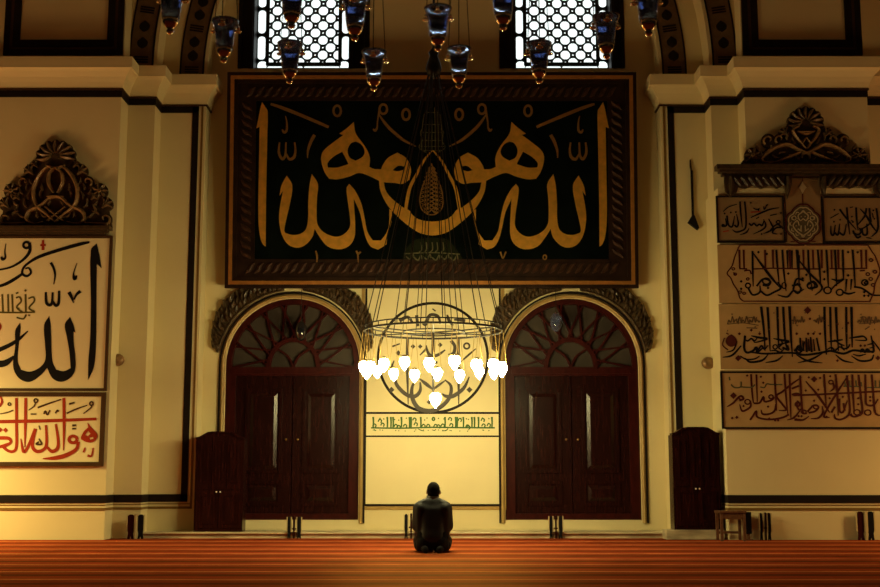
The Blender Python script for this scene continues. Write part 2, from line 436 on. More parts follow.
# marble ledge along the foot of the wall
mb = MB(); mb.box(-XM, XM - .07, -.82, .02, 0, .085); xs = -XM
mb.bbox(-XM, XM - .07, -.86, -.02, .07, .10, .008)
trim(mb, 'marble')
# painted arch bands with dark motifs, following the two arches on either side
def arch_pt(R, t): return (R * math.cos(t), 7.9 + 1.18 * R * math.sin(t))
for sg in (-1, 1):
    for R, Y in ((XC, YB), (XM, YM)):
        pl = Plane((0, Y, 0)); tt = [math.radians(x) for x in range(0, 62, 3)]
        mb = MB(); mb.sl(pl, [(sg * arch_pt(R + .27, t)[0], arch_pt(R + .27, t)[1], .40) for t in tt], -.003, .006, n=1)
        trim(mb, 'bandbase')
        mb = MB()
        for off in (.07, .47): mb.sl(pl, [(sg * arch_pt(R + off, t)[0], arch_pt(R + off, t)[1], .03) for t in tt], 0, .014, n=1)
        for i in range(20):
            t = math.radians(1.6 + i * 2.9); a, b = arch_pt(R + .27, t); a *= sg; d = Vector((-sg * math.sin(t), 1.18 * math.cos(t))).normalized()
            if i % 3 == 0:
                for q in (-.045, 0, .045): mb.sl(pl, [(a - d.y * .12 + d.x * q, b + d.x * .12 + d.y * q, .026), (a + d.y * .12 + d.x * q, b - d.x * .12 + d.y * q, .026)], 0, .012)
            else:
                mb.sl(pl, [(a - d.x * .1, b - d.y * .1, .02), (a - d.x * .05, b - d.y * .05, .18), (a + d.x * .03, b + d.y * .03, .2), (a + d.x * .1, b + d.y * .1, .03)], 0, .02, dome=True)
        trim(mb, 'dark')
    # framed upper panel on the front face
    up = Plane((0, YF + .06, 0)); x0, x1 = sorted((sg * XE, sg * XF))
    mb = MB().frame(up, x0 + .02, x1 - .02, 8.0, 12, .10, 0, .03).frame(up, x0 + .17, x1 - .17, 8.15, 11.85, .12, 0, .03); trim(mb, 'dark')
    trim(MB().frame(up, x0 + .10, x1 - .10, 8.08, 11.92, .09, 0, .02), 'brown')

# windows: lattice of rings in a border of round-ended lights, daylight behind
def window(idx, X0, X1, g0, g1):
    pl = Plane((0, .42, 0)); z0 = at_y(300, 70, .42).z; z1 = 11.3
    o = bpy.data.objects.new('window_%d' % idx, None); C.objects.link(o); o.location = ((X0 + X1) / 2, .42, WZ0); struct(o)
    fr = MB()
    fr.box(X0, g0, .02, .5, WZ0, WZ1).box(g1, X1, .02, .5, WZ0, WZ1)
    fr.box(g0, g1, .30, .5, WZ0, z0).box(g0, g1, .30, .5, z1, WZ1)
    for x in (X0 + .04, g0 - .05, g1 + .05, X1 - .04): fr.box(x - .03, x + .03, -.03, .05, WZ0, WZ1)
    fr.build('window_frame', 'dark', o)
    MB().box(g0 - .02, g1 + .02, .47, .49, z0 - .02, z1 + .02).build('pane', 'daylight', o)
    la = MB(); bw = .19; k = pl.k(300, 40)
    i0, i1, j0 = g0 + bw + .03, g1 - bw - .03, z0 + bw * .72
    for a0, a1 in ((g0, g0 + .012), (g1 - .012, g1), (i0 - .055, i0), (i1, i1 + .055)): la.pbox(pl, a0, a1, z0 + (.12 if a0 in (i0 - .055, i1) else 0), z1, 0, .03)
    la.pbox(pl, i0 - .055, i1 + .055, j0 - .055, j0, 0, .03)
    # border lights: plates with rounded slots
    def slots(a0, a1, b0, b1, vert, n):
        for q in range(n):
            if vert: lb = b0 + (b1 - b0) * q / n; ub = b0 + (b1 - b0) * (q + 1) / n; L = (a0, a1, lb, ub)
            else: la_ = a0 + (a1 - a0) * q / n; ua = a0 + (a1 - a0) * (q + 1) / n; L = (la_, ua, b0, b1)
            r = min(L[1] - L[0], L[3] - L[2]) / 2 - .015; cx0, cx1 = L[0] + .012 + r, L[1] - .012 - r; cy0, cy1 = L[2] + .025 + r, L[3] - .025 - r
            if cx1 < cx0: cx0 = cx1 = (L[0] + L[1]) / 2
            if cy1 < cy0: cy0 = cy1 = (L[2] + L[3]) / 2
            hole = []
            for c, (x, y) in enumerate(((cx1, cy1), (cx0, cy1), (cx0, cy0), (cx1, cy0))):
                for t in range(6): a = math.pi / 2 * (c + t / 5); hole.append((x + r * math.cos(a), y + r * math.sin(a)))
            la.pl_(pl, [[(L[0], L[2]), (L[1], L[2]), (L[1], L[3]), (L[0], L[3])], hole], 0, .03)
    slots(g0, i0 - .055, z0 + .16 * 1.0, z0 + .16 + .50 * 5, True, 5); slots(i1 + .055, g1, z0 + .16, z0 + .16 + .50 * 5, True, 5)
    for s_, x in ((1, g0), (-1, g1)):       # corner lights with one rounded top
        pts = [(x, z0), (x + s_ * .012, z0), (x + s_ * .012, z0 + .09)]
        la.pl_(pl, [[(x, z0 + .19), (x, z0 + .09)] + [(x + s_ * (.107 - .095 * math.cos(t)), z0 + .08 + .085 * math.sin(t)) for t in [math.pi * q / 8 for q in range(9)]] + [(x + s_ * .215, z0 + .19)]], 0, .03)
    slots(i0 - .04, i1 + .04, z0, j0 - .055, False, 2)
    nx = 9; s = (i1 - i0) / nx; ny = int((z1 - j0) / s)
    for r in range(ny + 1):
        for c in range(nx + 1):
            a, b = i0 + c * s, j0 + r * s
            if (r + c) % 2 == 0: R, wd = s * .715, s * .175
            else: R, wd = s * .275, s * .29
            n = 20 if R > .1 else 8
            arc = [(a + R * math.cos(2 * math.pi * t / n), b + R * math.sin(2 * math.pi * t / n)) for t in range(n + 1)]
            run = []
            for p in arc + [None]:
                if p and i0 - .01 <= p[0] <= i1 + .01 and j0 - .01 <= p[1] <= z1: run.append((*p, wd))
                else:
                    if len(run) > 1: la.sl(pl, run, 0, .03, n=1)
                    run = []
    la.build('lattice', 'lattice', o)
k42 = Plane((0, .42, 0))
gx = lambda px: k42.loc(px, 35)[0]
window(1, *WINX[0], gx(257.5), gx(350.5)); window(2, *WINX[1], gx(514.5), gx(607.5))

# doors: arched dark-red timber doors with a traceried fanlight
def door(idx, cx, cz):
    o = bpy.data.objects.new('door_%d' % idx, None); C.objects.link(o); o.location = (cx, .05, DZ0); struct(o)
    IN = Plane((0, .06, 0)); k = DK; zt = WALL.loc(292, 372)[1]
    fr = MB(); out = arch_loop(cx, cz, DR - .003, DZ0 + .003); inn = arch_loop(cx, cz, DR - 5.5 * k, zt + .09)
    inn2 = [(cx - 57 * k, DZ0 + 6 * k), (cx + 57 * k, DZ0 + 6 * k), (cx + 57 * k, zt - .06), (cx - 57 * k, zt - .06)]
    fr.pl_(IN, [out, inn, inn2], -.20, .0)
    fr.pbox(IN, cx - 60 * k, cx + 60 * k, zt - .02, zt + .05, 0, .03)
    fr.build('door_frame', 'wood2', o)
    for s in (-1, 1):
        a0, a1 = sorted((cx + s * .008, cx + s * 57 * k)); b0, b1 = DZ0 + 6 * k, zt - .06
        lf = MB().pbox(IN, a0, a1, b0, b1, -.12, -.06).build('leaf', 'wood', o)
        for p0, p1 in ((.10, .28), (.34, .93)):
            pn = MB(); q0, q1 = b0 + (b1 - b0) * p0, b0 + (b1 - b0) * p1
            if p0 < .2: q0, q1 = b0 + .13, b0 + .55
            else: q0 = b0 + .68; q1 = b1 - .22
            ia, ib, ja, jb = a0 + .24, a1 - .24, q0 + .07, q1 - .07; e_ = .07
            pn.add([IN.pt(x, y, -.066) for x, y in ((ia, ja), (ib, ja), (ib, jb), (ia, jb))] + [IN.pt(x, y, -.035) for x, y in ((ia + e_, ja + e_), (ib - e_, ja + e_), (ib - e_, jb - e_), (ia + e_, jb - e_))], [(0, 1, 5, 4), (1, 2, 6, 5), (2, 3, 7, 6), (3, 0, 4, 7), (4, 5, 6, 7), (3, 2, 1, 0)])
            pn.frame(IN, a0 + .17, a1 - .17, q0, q1, .05, -.07, -.035)
            pn.build('door_panel', 'wood', lf)
        kn = IN.pt(cx + s * .10, (b0 + b1) / 2 + .08, -.06)
        lab(MB().ball(kn + Vector((0, -.025, 0)), .022).build('door_knob', 'brass', lf, smooth=True), 'small brass knob')
    gl = MB().pl_(IN, [arch_loop(cx, cz, DR - 5 * k, zt + .08)], -.15, -.14); gl.build('fanlight_pane', 'pane', o)
    mu = MB(); Ro, Ri = DR - 5 * k, 25 * k; oz = zt + .09
    def pol(r, t): return (cx + r * math.cos(t), max(oz, cz + (r * math.sin(t)) * 1.0 - (0 if r > .6 else 0)))
    def pin(r, t): return (cx + r * math.cos(t), oz + 1.12 * r * math.sin(t))
    mu.sl(IN, [(*pin(Ri, math.pi * i / 18), .075) for i in range(19)], -.14, -.06, n=1)
    n = 9
    for i in range(n):
        t = math.pi * (i + .5) / n; h = math.pi / n * .62
        for e in (-1, 1):
            a = pin(Ri, t - e * h * .55); b = pol(Ro, t + e * h)
            mu.sl(IN, [(*a, .034), ((a[0] + b[0]) / 2 + e * .015, (a[1] + b[1]) / 2, .030), (*b, .034)], -.14, -.07, n=3)
    for e in (-1, 1):
        mu.sl(IN, [(cx, oz, .035), (cx + e * .10, oz + .20, .035), (cx + e * Ri * .72, oz + Ri * .78, .035)], -.14, -.07, n=5)
    mu.sl(IN, [(cx - .04, oz, .03), (cx + .04, oz, .03)], -.14, -.07)
    mu.build('fanlight_tracery', 'wood2', o)
    # gilded moulding round the opening, outlined dark
    def hoop(r, wd, h, m, nm, dome):
        pts = [(cx - r, DZ0 - .05, wd), (cx - r, (DZ0 + cz) / 2, wd)] + [(cx + r * math.cos(math.pi * (1 - i / 30)), cz + r * math.sin(math.pi * (1 - i / 30)), wd) for i in range(31)] + [(cx + r, (DZ0 + cz) / 2, wd), (cx + r, DZ0 + .3 - .35, wd)]
        MB().sl(WALL, pts, -.01, h, n=1, dome=dome).build(nm, m, o)
    hoop(DR + 2.4 * k, 4.4 * k, .055, 'gilt_wall', 'arch_moulding', True)
    hoop(DR + 5.5 * k, 1.7 * k, .03, 'dark', 'arch_outline', False)
M['gilt_wall'] = mat('ochre_moulding', (.42, .27, .09), .5)
for i, (a, b) in enumerate(DOORS): door(i + 1, a, b)

# carved leaf hoods over each door arch
BOT = at_y(433, 288.5, -.25).z
def hood(cx, cz, side, label):
    k = DK; prof = [(171, 76.5), (166, 82), (160, 86), (152, 90), (143, 93), (132, 94), (120, 93), (108, 90), (97, 84)]
    o = thing('carved_hood', (cx + side * .9, -.05, cz + .6), label, 'carving', 'carved hoods on the door arches')
    lo, hi, mid = [], [], []
    zmax = BOT + .16
    for t, r in prof:
        a = math.radians(t); r *= k
        r = min(r, (zmax - cz) / math.sin(a)); r0 = 75.0 * k
        if r < r0 + .01: continue
        hi.append((cx - side * r * math.cos(a), cz + r * math.sin(a))); lo.append((cx - side * r0 * math.cos(a), cz + r0 * math.sin(a)))
        mid.append((a, r0, r))
    mb = MB(); mb.pl_(WALL, [smooth_loop(lo + hi[::-1], 3, 60)], .016, .06); mb.build('hood_board', 'carved', o)
    lv = MB(); bd = MB()
    def P(t, f):
        for i in range(len(mid) - 1):
            if mid[i][0] >= t >= mid[i + 1][0]:
                u = (mid[i][0] - t) / (mid[i][0] - mid[i + 1][0]); r0 = mid[i][1]; r1 = mid[i][2] + (mid[i + 1][2] - mid[i][2]) * u
                r = r0 + (r1 - r0) * f; return (cx - side * r * math.cos(t), cz + r * math.sin(t))
    n = 20; t0, t1 = mid[0][0] - .02, mid[-1][0] + .02
    rnd = random.Random(int(cx * 10) + side); edge = MB()
    for i in range(n):
        t = t0 + (t1 - t0) * (i + .3) / n
        for f0, f1, dt in ((.10, .42, -.05), (.36, .72, -.07), (.66, 1.06, -.06)):
            tj = t + rnd.uniform(-.02, .02); dj = dt * rnd.uniform(.3, 1.6); f1 += rnd.uniform(-.06, .05)
            p, q = P(min(max(tj, t1), t0), f0), P(min(max(tj + dj, t1), t0), f1)
            if p and q:
                m_ = P(min(max(tj + dj * .2, t1), t0), (f0 + f1) / 2)
                (lv if rnd.random() < .5 else edge).sl(WALL, [(*p, .012), (*m_, .055 + .05 * rnd.random()), (*q, .012)], .05, .085 + .05 * rnd.random(), n=4, dome=True)
    edge.build('dark_leaves', 'carved', o)
    lv.build('leaves', 'hoodleaf', o)
    bd.sl(WALL, [(*P(t0 + (t1 - t0) * i / 14, .03), .03) for i in range(15)], .05, .085, n=1, dome=True); bd.build('bead_edge', 'carved', o)
for i, (a, b) in enumerate(DOORS):
    side_txt = ('left', 'right')[i]
    hood(a, b, -1, 'carved dark leaf hood on the left shoulder of the %s door arch' % side_txt)
    hood(a, b, 1, 'carved dark leaf hood on the right shoulder of the %s door arch' % side_txt)

# ------------------------------------------------------------------ great gilded calligraphy panel
zb = at_y(433, 288, -.26).z; yb = -.26
zt_ = at_y(433, 72, -.54).z; yt = -.54
nrm = Vector((0, -(zt_ - zb), -(yb - yt) * -1)); nrm = Vector((0, -(zt_ - zb), (yt - yb)))
BP_ = Plane((0, yb, zb), nrm)
o = thing('calligraphy_panel', (0, yb, zb), 'huge black panel of mirrored gilded calligraphy in a carved frame above the doors', 'panel')
A0 = BP_.loc(226, 180)[0]; A1 = BP_.loc(637.5, 180)[0]; B1 = BP_.loc(433, 72)[1]; B0 = BP_.loc(433, 288)[1]; k = BP_.k(433, 180)
W = A1 - A0
MB().pbox(BP_, A0 + .05, A1 - .05, B0 + .05, B1 - .05, -.10, -.045).build('board', 'velvet', o)
MB().frame(BP_, A0, A1, B0, B1, 3.5 * k, -.12, .0).frame(BP_, A0 + 7 * k, A1 - 7 * k, B0 + 7 * k, B1 - 7 * k, 4 * k, -.10, -.012).build('outer_frame', 'framewood', o)
lab(MB().frame(BP_, A0 + 3.5 * k, A1 - 3.5 * k, B0 + 3.5 * k, B1 - 3.5 * k, 3.6 * k, -.10, .012).build('gilded_fillet', 'moulding', o), 'gilded fillet')
MB().frame(BP_, A0 + 11 * k, A1 - 11 * k, B0 + 11 * k, B1 - 11 * k, 18 * k, -.10, -.035).build('inner_border', 'framewood', o)
lv = MB(); wv = 20 * k; ca, cb = A0 + wv, B0 + wv
def leafrun(x0, y0, x1, y1):
    L = math.hypot(x1 - x0, y1 - y0); n = int(L / (8.5 * k)); dx, dy = (x1 - x0) / L, (y1 - y0) / L
    for i in range(n):
        c = (i + .5) / n; x, y = x0 + (x1 - x0) * c, y0 + (y1 - y0) * c; px, py = -dy, dx
        lv.sl(BP_, [(x - dx * 4 * k - px * 5 * k, y - dy * 4 * k - py * 5 * k, .02), (x - px * 1.5 * k, y - py * 1.5 * k, .085), (x + dx * 2 * k + px * 2.5 * k, y + dy * 2 * k + py * 2.5 * k, .075), (x + dx * 5 * k + px * 5 * k, y + dy * 5 * k + py * 5 * k, .02)], -.04, .0, n=3, dome=True)
leafrun(A0 + wv, B0 + wv, A1 - wv, B0 + wv); leafrun(A1 - wv, B1 - wv, A0 + wv, B1 - wv)
leafrun(A0 + wv, B1 - wv * 1.5, A0 + wv, B0 + wv * 1.5); leafrun(A1 - wv, B0 + wv * 1.5, A1 - wv, B1 - wv * 1.5)
for q in (A0 + .6, A1 - .8): MB().pbox(BP_, q, q + .2, B0 + .3, B0 + .4, -.30, -.10).build('wall_bracket', 'iron', o)
lv.build('carved_leaves', 'carved_red', o) if 'carved_red' in M else None
M['carved_red'] = mat('carved_red_brown', (.060, .027, .016), .55, spec=.12, var=.3, scale=14)
if 'carved_leaves' not in bpy.data.objects: lv.build('carved_leaves', 'carved_red', o)
H0, H1 = -.046, -.030
g = MB(); mi = 432.6
ALIF = [(261.9, 101.8), (265, 106.5), (267.3, 110.7), (267, 136), (266.2, 175), (265.6, 211), (265.4, 246.3), (263, 244.5), (260.2, 238), (258.4, 224.5), (258, 204), (258.6, 171), (259.3, 126.3), (256.1, 127.7), (258.4, 116.8), (260.2, 107.3)]
HEH = [(353.6, 121.6), (355.7, 133.2), (364.5, 145.4), (369.6, 156.3), (369.3, 166.5), (374, 168.6), (381, 169.0), (382.5, 165), (387.7, 157.7), (397.3, 152.2), (406, 157.7), (410.9, 168.4), (409.5, 179), (402.7, 183.4), (394.5, 182.5), (383.6, 181.8), (379.5, 180.6), (370, 176), (359, 172.5), (349.5, 176), (337.3, 178.9), (329, 178.4), (324.3, 171.6), (320.9, 159), (323, 150.9), (333.2, 142), (343.4, 134.5), (339.3, 133.2), (346.8, 127.7)]
HH1 = [(327.7, 167.2), (327.4, 162.5), (333.2, 156.3), (342, 151.2), (347.5, 161.8), (348.2, 163.8), (337.3, 167.2)]
HH2 = [(347.5, 149.5), (350.9, 142.7), (355.7, 141), (361.1, 144), (364.5, 150.9), (362.5, 156.3), (355.7, 160.4), (349.5, 157)]
HH3 = [(392.5, 169.8), (398, 165.5), (404.8, 166), (403.4, 169.5), (397.3, 171)]
LAM = [(286.5, 175.2), (292, 185), (289.5, 204), (286, 219), (284, 230), (285.2, 232.7), (292.3, 234.7), (300.4, 233.4), (305.9, 228.6), (308, 216.3), (308, 204), (309.3, 185), (311.7, 173.8), (317.7, 183.6), (316.8, 197), (316.4, 215), (317.5, 224.5), (323.6, 232), (334.5, 236.4), (342.7, 234.7), (349.5, 227.2), (349.8, 216.3), (347.5, 200), (346.5, 187.7), (349.2, 183.6), (355, 190.4), (361, 202.7), (364.5, 217.7), (367.2, 231.3), (372.7, 240.2), (380.9, 240.2), (386.3, 232.7), (389, 224.5), (389.2, 209), (391.8, 210), (391.4, 221.3), (387.7, 233.6), (386.3, 244.3), (378, 249.3), (370.6, 246.3), (365.9, 238), (363, 227.2), (359.7, 212.2), (353.6, 198.6), (354.3, 210.9), (355, 224.5), (354.3, 236.8), (349.5, 245), (340, 249), (327.7, 246.3), (319.5, 236.8), (314.4, 228.6), (312, 236.8), (304.5, 245), (296.3, 247.4), (288, 244.3), (282, 235.4), (279, 221.8), (279.3, 209.5), (282.7, 190.4), (279.3, 195.2), (281.3, 185)]
TAIL = [(378.9, 180), (380.2, 190), (385, 201), (391.8, 210.4), (404, 222), (416.3, 230.9), (425, 234.2), (432.8, 235.2), (432.8, 221.4), (425, 220.6), (417.7, 218.6), (412.3, 214.5), (409.0, 210.0), (404, 207.7), (393.2, 199.5), (386, 191), (383.6, 181.5)]
d = MB(); fa = MB()
for m_ in (None, mi):
    a = dict(h0=H0, h1=H1, mir=m_)
    g.pg(BP_, [ALIF], **a).pg(BP_, [HEH, HH1, HH2, HH3], **a).pg(BP_, [LAM], **a).pg(BP_, [TAIL], **a)
    g.st(BP_, [(432.3, 150, 1.0), (424, 160, 2.2), (416, 175, 2.8), (410, 187, 3.2), (407, 200, 3.4), (405.5, 211, 3)], **a)
    d.st(BP_, [(270.4, 103.5, 2.2), (282, 107.3, 3.2), (305, 116.5, 3.2), (328.4, 126.6, 2.6)], **a)
    d.st(BP_, [(285.2, 115.5, .8), (286.6, 122, 1.6), (286.4, 130, 2.2), (283.6, 131.8, 2.4), (282, 129, 1.2)], **a)
    d.st(BP_, [(279.3, 142, 1.5), (278.6, 152.2, 2.4), (282, 158.6, 2.8), (285, 154.5, 2), (285.7, 142, 1.6)], **a)
    d.st(BP_, [(285.7, 153, 1.5), (289.2, 158.8, 2.6), (293.8, 156.5, 2.8), (295.2, 150, 2), (294.4, 142, 1.5)], **a)
    d.st(BP_, [(314.3, 134.5, 3), (310.8, 141, 3), (307.8, 150, 2.2), (307.3, 157.5, .8)], **a)
    d.ring(BP_, 337, 110.3, 3.7, 5.2, 2.2, **a).ring(BP_, 406, 114, 3.7, 5.3, 2.4, **a).ring(BP_, 383.2, 108.6, 3.8, 4.8, 2.2, **a)
    d.st(BP_, [(379.5, 108, 2), (378.8, 113, 2), (377.4, 121, 1.4), (377, 127, 1.6), (375, 130, 2.6), (373, 128.4, 1)], **a)
    d.st(BP_, [(379.3, 114.5, 1.2), (384, 121.5, 2.6), (390.6, 129, 3), (403.5, 139.7, 2.6), (416, 146, .7)], **a)
# numerals below
d.st(BP_, [(315.6, 250.5, 1.2), (316.9, 256, 1.8), (316.7, 262, .8)], h0=H0, h1=H1)
d.st(BP_, [(356.2, 250.5, 1.8), (357.8, 253.8, 1.6), (360.5, 251.5, 1.6)], h0=H0, h1=H1).st(BP_, [(357.6, 252, 1.8), (358.2, 263, 1)], h0=H0, h1=H1)
d.st(BP_, [(500.5, 251.5, 1.6), (503, 258, 1.4), (506, 251.5, 1.6)], h0=H0, h1=H1).ring(BP_, 545, 257, 1.7, 2.2, 1.2, h0=H0, h1=H1)
g.build_each('gilded_letter', 'gilt', o); d.build_each('vowel_mark', 'gilt2', o)
# filigree drop in the middle and the tower of fine lines above it
f = MB()
drop = [(431.5, 163), (427.5, 175), (422.5, 186), (419.8, 199), (421.5, 208.5), (427, 213.5), (431.5, 214.5)]
for s_ in (1, -1):
    f.st(BP_, [(431.5 + s_ * (x - 431.5), y, 1.1) for x, y in drop], h0=H0, h1=H1)
    for q in range(11):
        y0 = 169 + q * 4.1; wd = max(1.2, 11.2 * math.sin(min(1, (y0 - 160) / 40) * math.pi / 2) - (max(0, y0 - 203)) * .55)
        f.st(BP_, [(431.5 - s_ * wd, y0, .7), (431.5 - s_ * wd * .3, y0 - 2.4, 1.0), (431.5 + s_ * wd * .45, y0 + 2.4, 1.0), (431.5 + s_ * wd * .9, y0 + 1.2, .6)], h0=H0, h1=H1)
        f.ring(BP_, 431.5 + s_ * wd * .5, y0, 1.3, 1.3, .6, h0=H0, h1=H1, n=6)
f.build('filigree_drop', 'gilt2', o)
f = MB()
for x in (-8, -5, -2.5, 0, 2.5, 5, 8): f.st(BP_, [(432 + x, 104 + abs(x) * 1.2, .5), (432 + x * 1.25, 130, .7), (432 + x * 1.3, 150, .7)], h0=H0, h1=H1)
for y, wd in ((112, 7), (124, 8.5), (132, 10), (140, 11), (146, 12), (150, 10)): f.st(BP_, [(432 - wd, y, .6), (432 + wd, y, .6)], h0=H0, h1=H1)
for s_ in (-1, 1): f.st(BP_, [(432 + s_ * 9, 128, .8), (432 + s_ * 11.5, 132, 1), (432 + s_ * 10, 140, .8), (432 + s_ * 13, 147, .8), (432 + s_ * 6, 152, .8)], h0=H0, h1=H1)
f.build('filigree_tower', 'faint', o)
f = MB()
f.pg(BP_, [[(402, 262), (404, 252), (411, 243), (418, 238.5), (446, 238.5), (454, 246), (461, 256), (464, 262)]], h0=H0, h1=H0 + .006); f.build('seal_ground', mat('dim_green_cloth', (.011, .014, .006), .9, spec=.05), o)
f = MB()
for x, y in ((410, 257), (418, 258), (427, 257), (436, 258), (445, 257), (454, 258)): f.st(BP_, [(x - 4, y - 1, 1.2), (x, y + 2, 1.4), (x + 3, y - 3, 1.2), (x + 4, y + 1, 1)], h0=H0, h1=H1)
for x in (421, 426, 432, 437, 443): f.st(BP_, [(x, 242, 1), (x + .6, 249, 1.2), (x - 2, 252, 1)], h0=H0, h1=H1)
f.st(BP_, [(404, 253.5, 1), (432, 252.4, 1), (460, 254, 1)], h0=H0, h1=H1); f.build('seal_lettering', 'faint', o)

# ------------------------------------------------------------------ roundel and inscription band between the doors
o = thing('roundel_panel', WALL.pt(*WALL.loc(433, 505)), 'cream wall panel with black calligraphic roundel and green inscription band between the doors', 'panel')
k = WALL.k(433, 400)
a0 = WALL.loc(366.5, 400)[0]; a1 = WALL.loc(499.5, 400)[0]; b0 = WALL.loc(433, 504)[1]; b1 = WALL.loc(433, 284)[1]; ba, bb = WALL.loc(433, 413)[1], WALL.loc(433, 436.3)[1]
MB().pbox(WALL, a0, a1, b0, b1, .004, .009).build('ground', 'board', o)
MB().frame(WALL, a0 - 2.0 * k, a1 + 2.0 * k, b0 - 2 * k, b1, 2.0 * k, .004, .015).pbox(WALL, a0, a1, ba - k, ba + k, .004, .015).pbox(WALL, a0, a1, bb - .8 * k, bb + .8 * k, .004, .015).build('dark_rule', 'dark', o)
M['ochre2'] = mat('ochre_border_paint', (.40, .24, .06), .55)
MB().frame(WALL, a0 - 5.8 * k, a1 + 5.8 * k, b0 - 5.8 * k, b1 + .05, 3.4 * k, .004, .010).build('ochre_border', 'ochre2', o)
r = MB(); ca, cb = WALL.loc(433, 357.5); R = 55 * k
arc = [(ca + R * math.cos(t), cb + R * 1.0 * math.sin(t), 2.7 * k) for t in [2 * math.pi * i / 72 for i in range(73)]]
arc = [p for p in arc]
r.sl(WALL, arc, .006, .016, n=1); r.build('ring', 'dark', o)
T1, T2 = (380, 330, 6.518), (360, 285, 6.286)
ink = MB(); a = dict(h0=.007, h1=.016)
def S(mb, pl, T, wd, *strokes, **kw):
    f = 1.25 if T[2] > 8.3 and T[2] < 10 else (1.5 if pl is WALL and T[2] < 10 else 1.15 if pl is WALL else 1.0)
    for s_ in strokes: mb.st(pl, [(p[0], p[1], (p[2] if len(p) > 2 else wd) * f) for p in s_], T, **kw)
S(ink, WALL, T1, 13, [(180, 60), (178, 250), (184, 485, 4)], [(345, 20), (346, 200), (345, 400, 5)], [(510, 50), (512, 300), (513, 490, 4)], **a)
S(ink, WALL, T1, 17, [(92, 200, 5), (72, 262, 12), (92, 305, 12), (112, 362, 16), (170, 420, 17), (228, 432, 17), (262, 395, 14), (262, 340, 7)],
  [(582, 305, 5), (545, 380, 15), (475, 432, 17), (430, 432, 14), (405, 415, 5)], [(422, 325, 5), (462, 365, 13), (455, 435, 16), (405, 495, 18), (330, 528, 19), (250, 508, 19), (210, 440, 18), (210, 372, 13), (236, 322, 6)],
  [(258, 318, 5), (300, 352, 16), (342, 385, 8)], [(345, 390, 7), (380, 362, 11), (425, 330, 5)], **a)
S(ink, WALL, T1, 14, [(300, 100, 6), (320, 160), (370, 166), (425, 130, 6)], [(462, 70), (487, 105), (480, 150), (445, 160, 5)], [(530, 205, 5), (575, 165, 9), (625, 122, 4)], [(260, 165, 5), (305, 120, 10)], [(80, 108, 8), (130, 90, 6)], [(322, 212, 16), (375, 212, 10)], **a)
ink.ring(WALL, 565, 105, 18, 18, 12, T1, **a)
for x, y, q in ((215, 108, 16), (262, 108, 15), (392, 98, 16), (120, 150, 18), (75, 390, 20), (583, 390, 20), (105, 285, 14), (320, 470, 16)): ink.dot(WALL, x, y, q, T1, **a)
S(ink, WALL, T2, 13, [(248, 226, 16), (300, 202, 13), (332, 240, 10)], [(592, 214, 14), (662, 226, 12)], [(402, 235, 20), (412, 245, 18), (440, 190), (490, 198), (505, 245, 8)], [(548, 188, 8), (560, 225, 14), (585, 255, 8)], [(455, 150, 5), (475, 165, 6)], [(355, 190), (365, 260)], **a)
M['brownink'] = mat('brown_black_ink', (.040, .022, .010), .55)
ink.build('roundel_lettering', 'brownink', o)
gi = MB(); a = dict(h0=.007, h1=.015)
for T, base, ver, curls in (((360, 405, 11.73), (130, 268, 840, 262), (155, 320, 362, 388, 485, 580, 598, 712), ((170, 245), (235, 190), (265, 235), (420, 250), (455, 262), (530, 250), (640, 175), (655, 230), (745, 250), (800, 250))),
                           ((430, 405, 11.73), (0, 262, 760, 268), (175, 300, 318, 390, 490, 520, 567, 725), ((65, 250), (100, 255), (150, 245), (235, 170), (250, 240), (350, 180), (440, 255), (450, 265), (620, 180), (628, 245), (690, 240)))):
    S(gi, WALL, T, 15, [(base[0], base[1]), ((base[0] + base[2]) / 2, base[1] + 4), (base[2], base[3])], **a)
    for i, x in enumerate(ver): S(gi, WALL, T, 17, [(x, 140, 20), (x + 3, 200, 17), (x + 1, 262, 15)], **a)
    for i, (x, y) in enumerate(curls):
        S(gi, WALL, T, 13, [(x - 22, y + 6), (x - 5, y - 22), (x + 18, y - 8), (x + 10, y + 20)], **a)
        gi.dot(WALL, x + (i % 3 - 1) * 14, 150 + (i * 37) % 30, 10, T, **a); gi.dot(WALL, x, 290 + (i * 23) % 20, 8, T, **a)
    S(gi, WALL, T, 11, [(base[0] + 20, 292, 5), (base[0] + 60, 300, 10)], [(680, 280, 6), (720, 298, 10), (755, 308, 4)] if T[0] == 360 else [(140, 305, 5), (190, 298, 11), (215, 270, 6)], **a)
gi.ring(WALL, 433.5, 419, 1.2, 1.4, 1.6, **a); gi.build('band_lettering', 'green', o)

# ------------------------------------------------------------------ left pier: black and red calligraphy panels under a carved crest
PL = Plane((0, YF, 0))
def wrect(pl, x0, x1, y0, y1):
    ym = (y0 + y1) / 2; return pl.loc(x0, ym)[0], pl.loc(x1, ym)[0], pl.loc((x0 + x1) / 2, y1)[1], pl.loc((x0 + x1) / 2, y0)[1]
kf = PL.k(60, 320)
a0, a1, b0, b1 = wrect(PL, -8, 109, 236.2, 391)
ol = thing('calligraphy_panel', PL.pt(a1 - 1, b0), 'cream board with big black calligraphy under the carved crest on the left pier', 'panel')
MB().pbox(PL, a0, a1, b0, b1, .001, .03).build('board', 'board', ol)
MB().frame(PL, a0 - 1 * kf, a1 + 1 * kf, b0 + .0 * kf, b1 + .0 * kf, 2.6 * kf, .001, .05).build('frame', 'brown', ol)
a = dict(h0=.028, h1=.036)
ink = MB()
ink.pg(PL, [[(97.3, 243.8), (100, 255.4), (102, 268.5), (97.3, 264), (97, 310), (97, 315.3), (96.6, 340), (95.9, 356), (93.9, 369), (88.7, 380), (89, 361.4), (90.8, 338.3), (91.5, 300), (91.5, 250.3)]], **a)
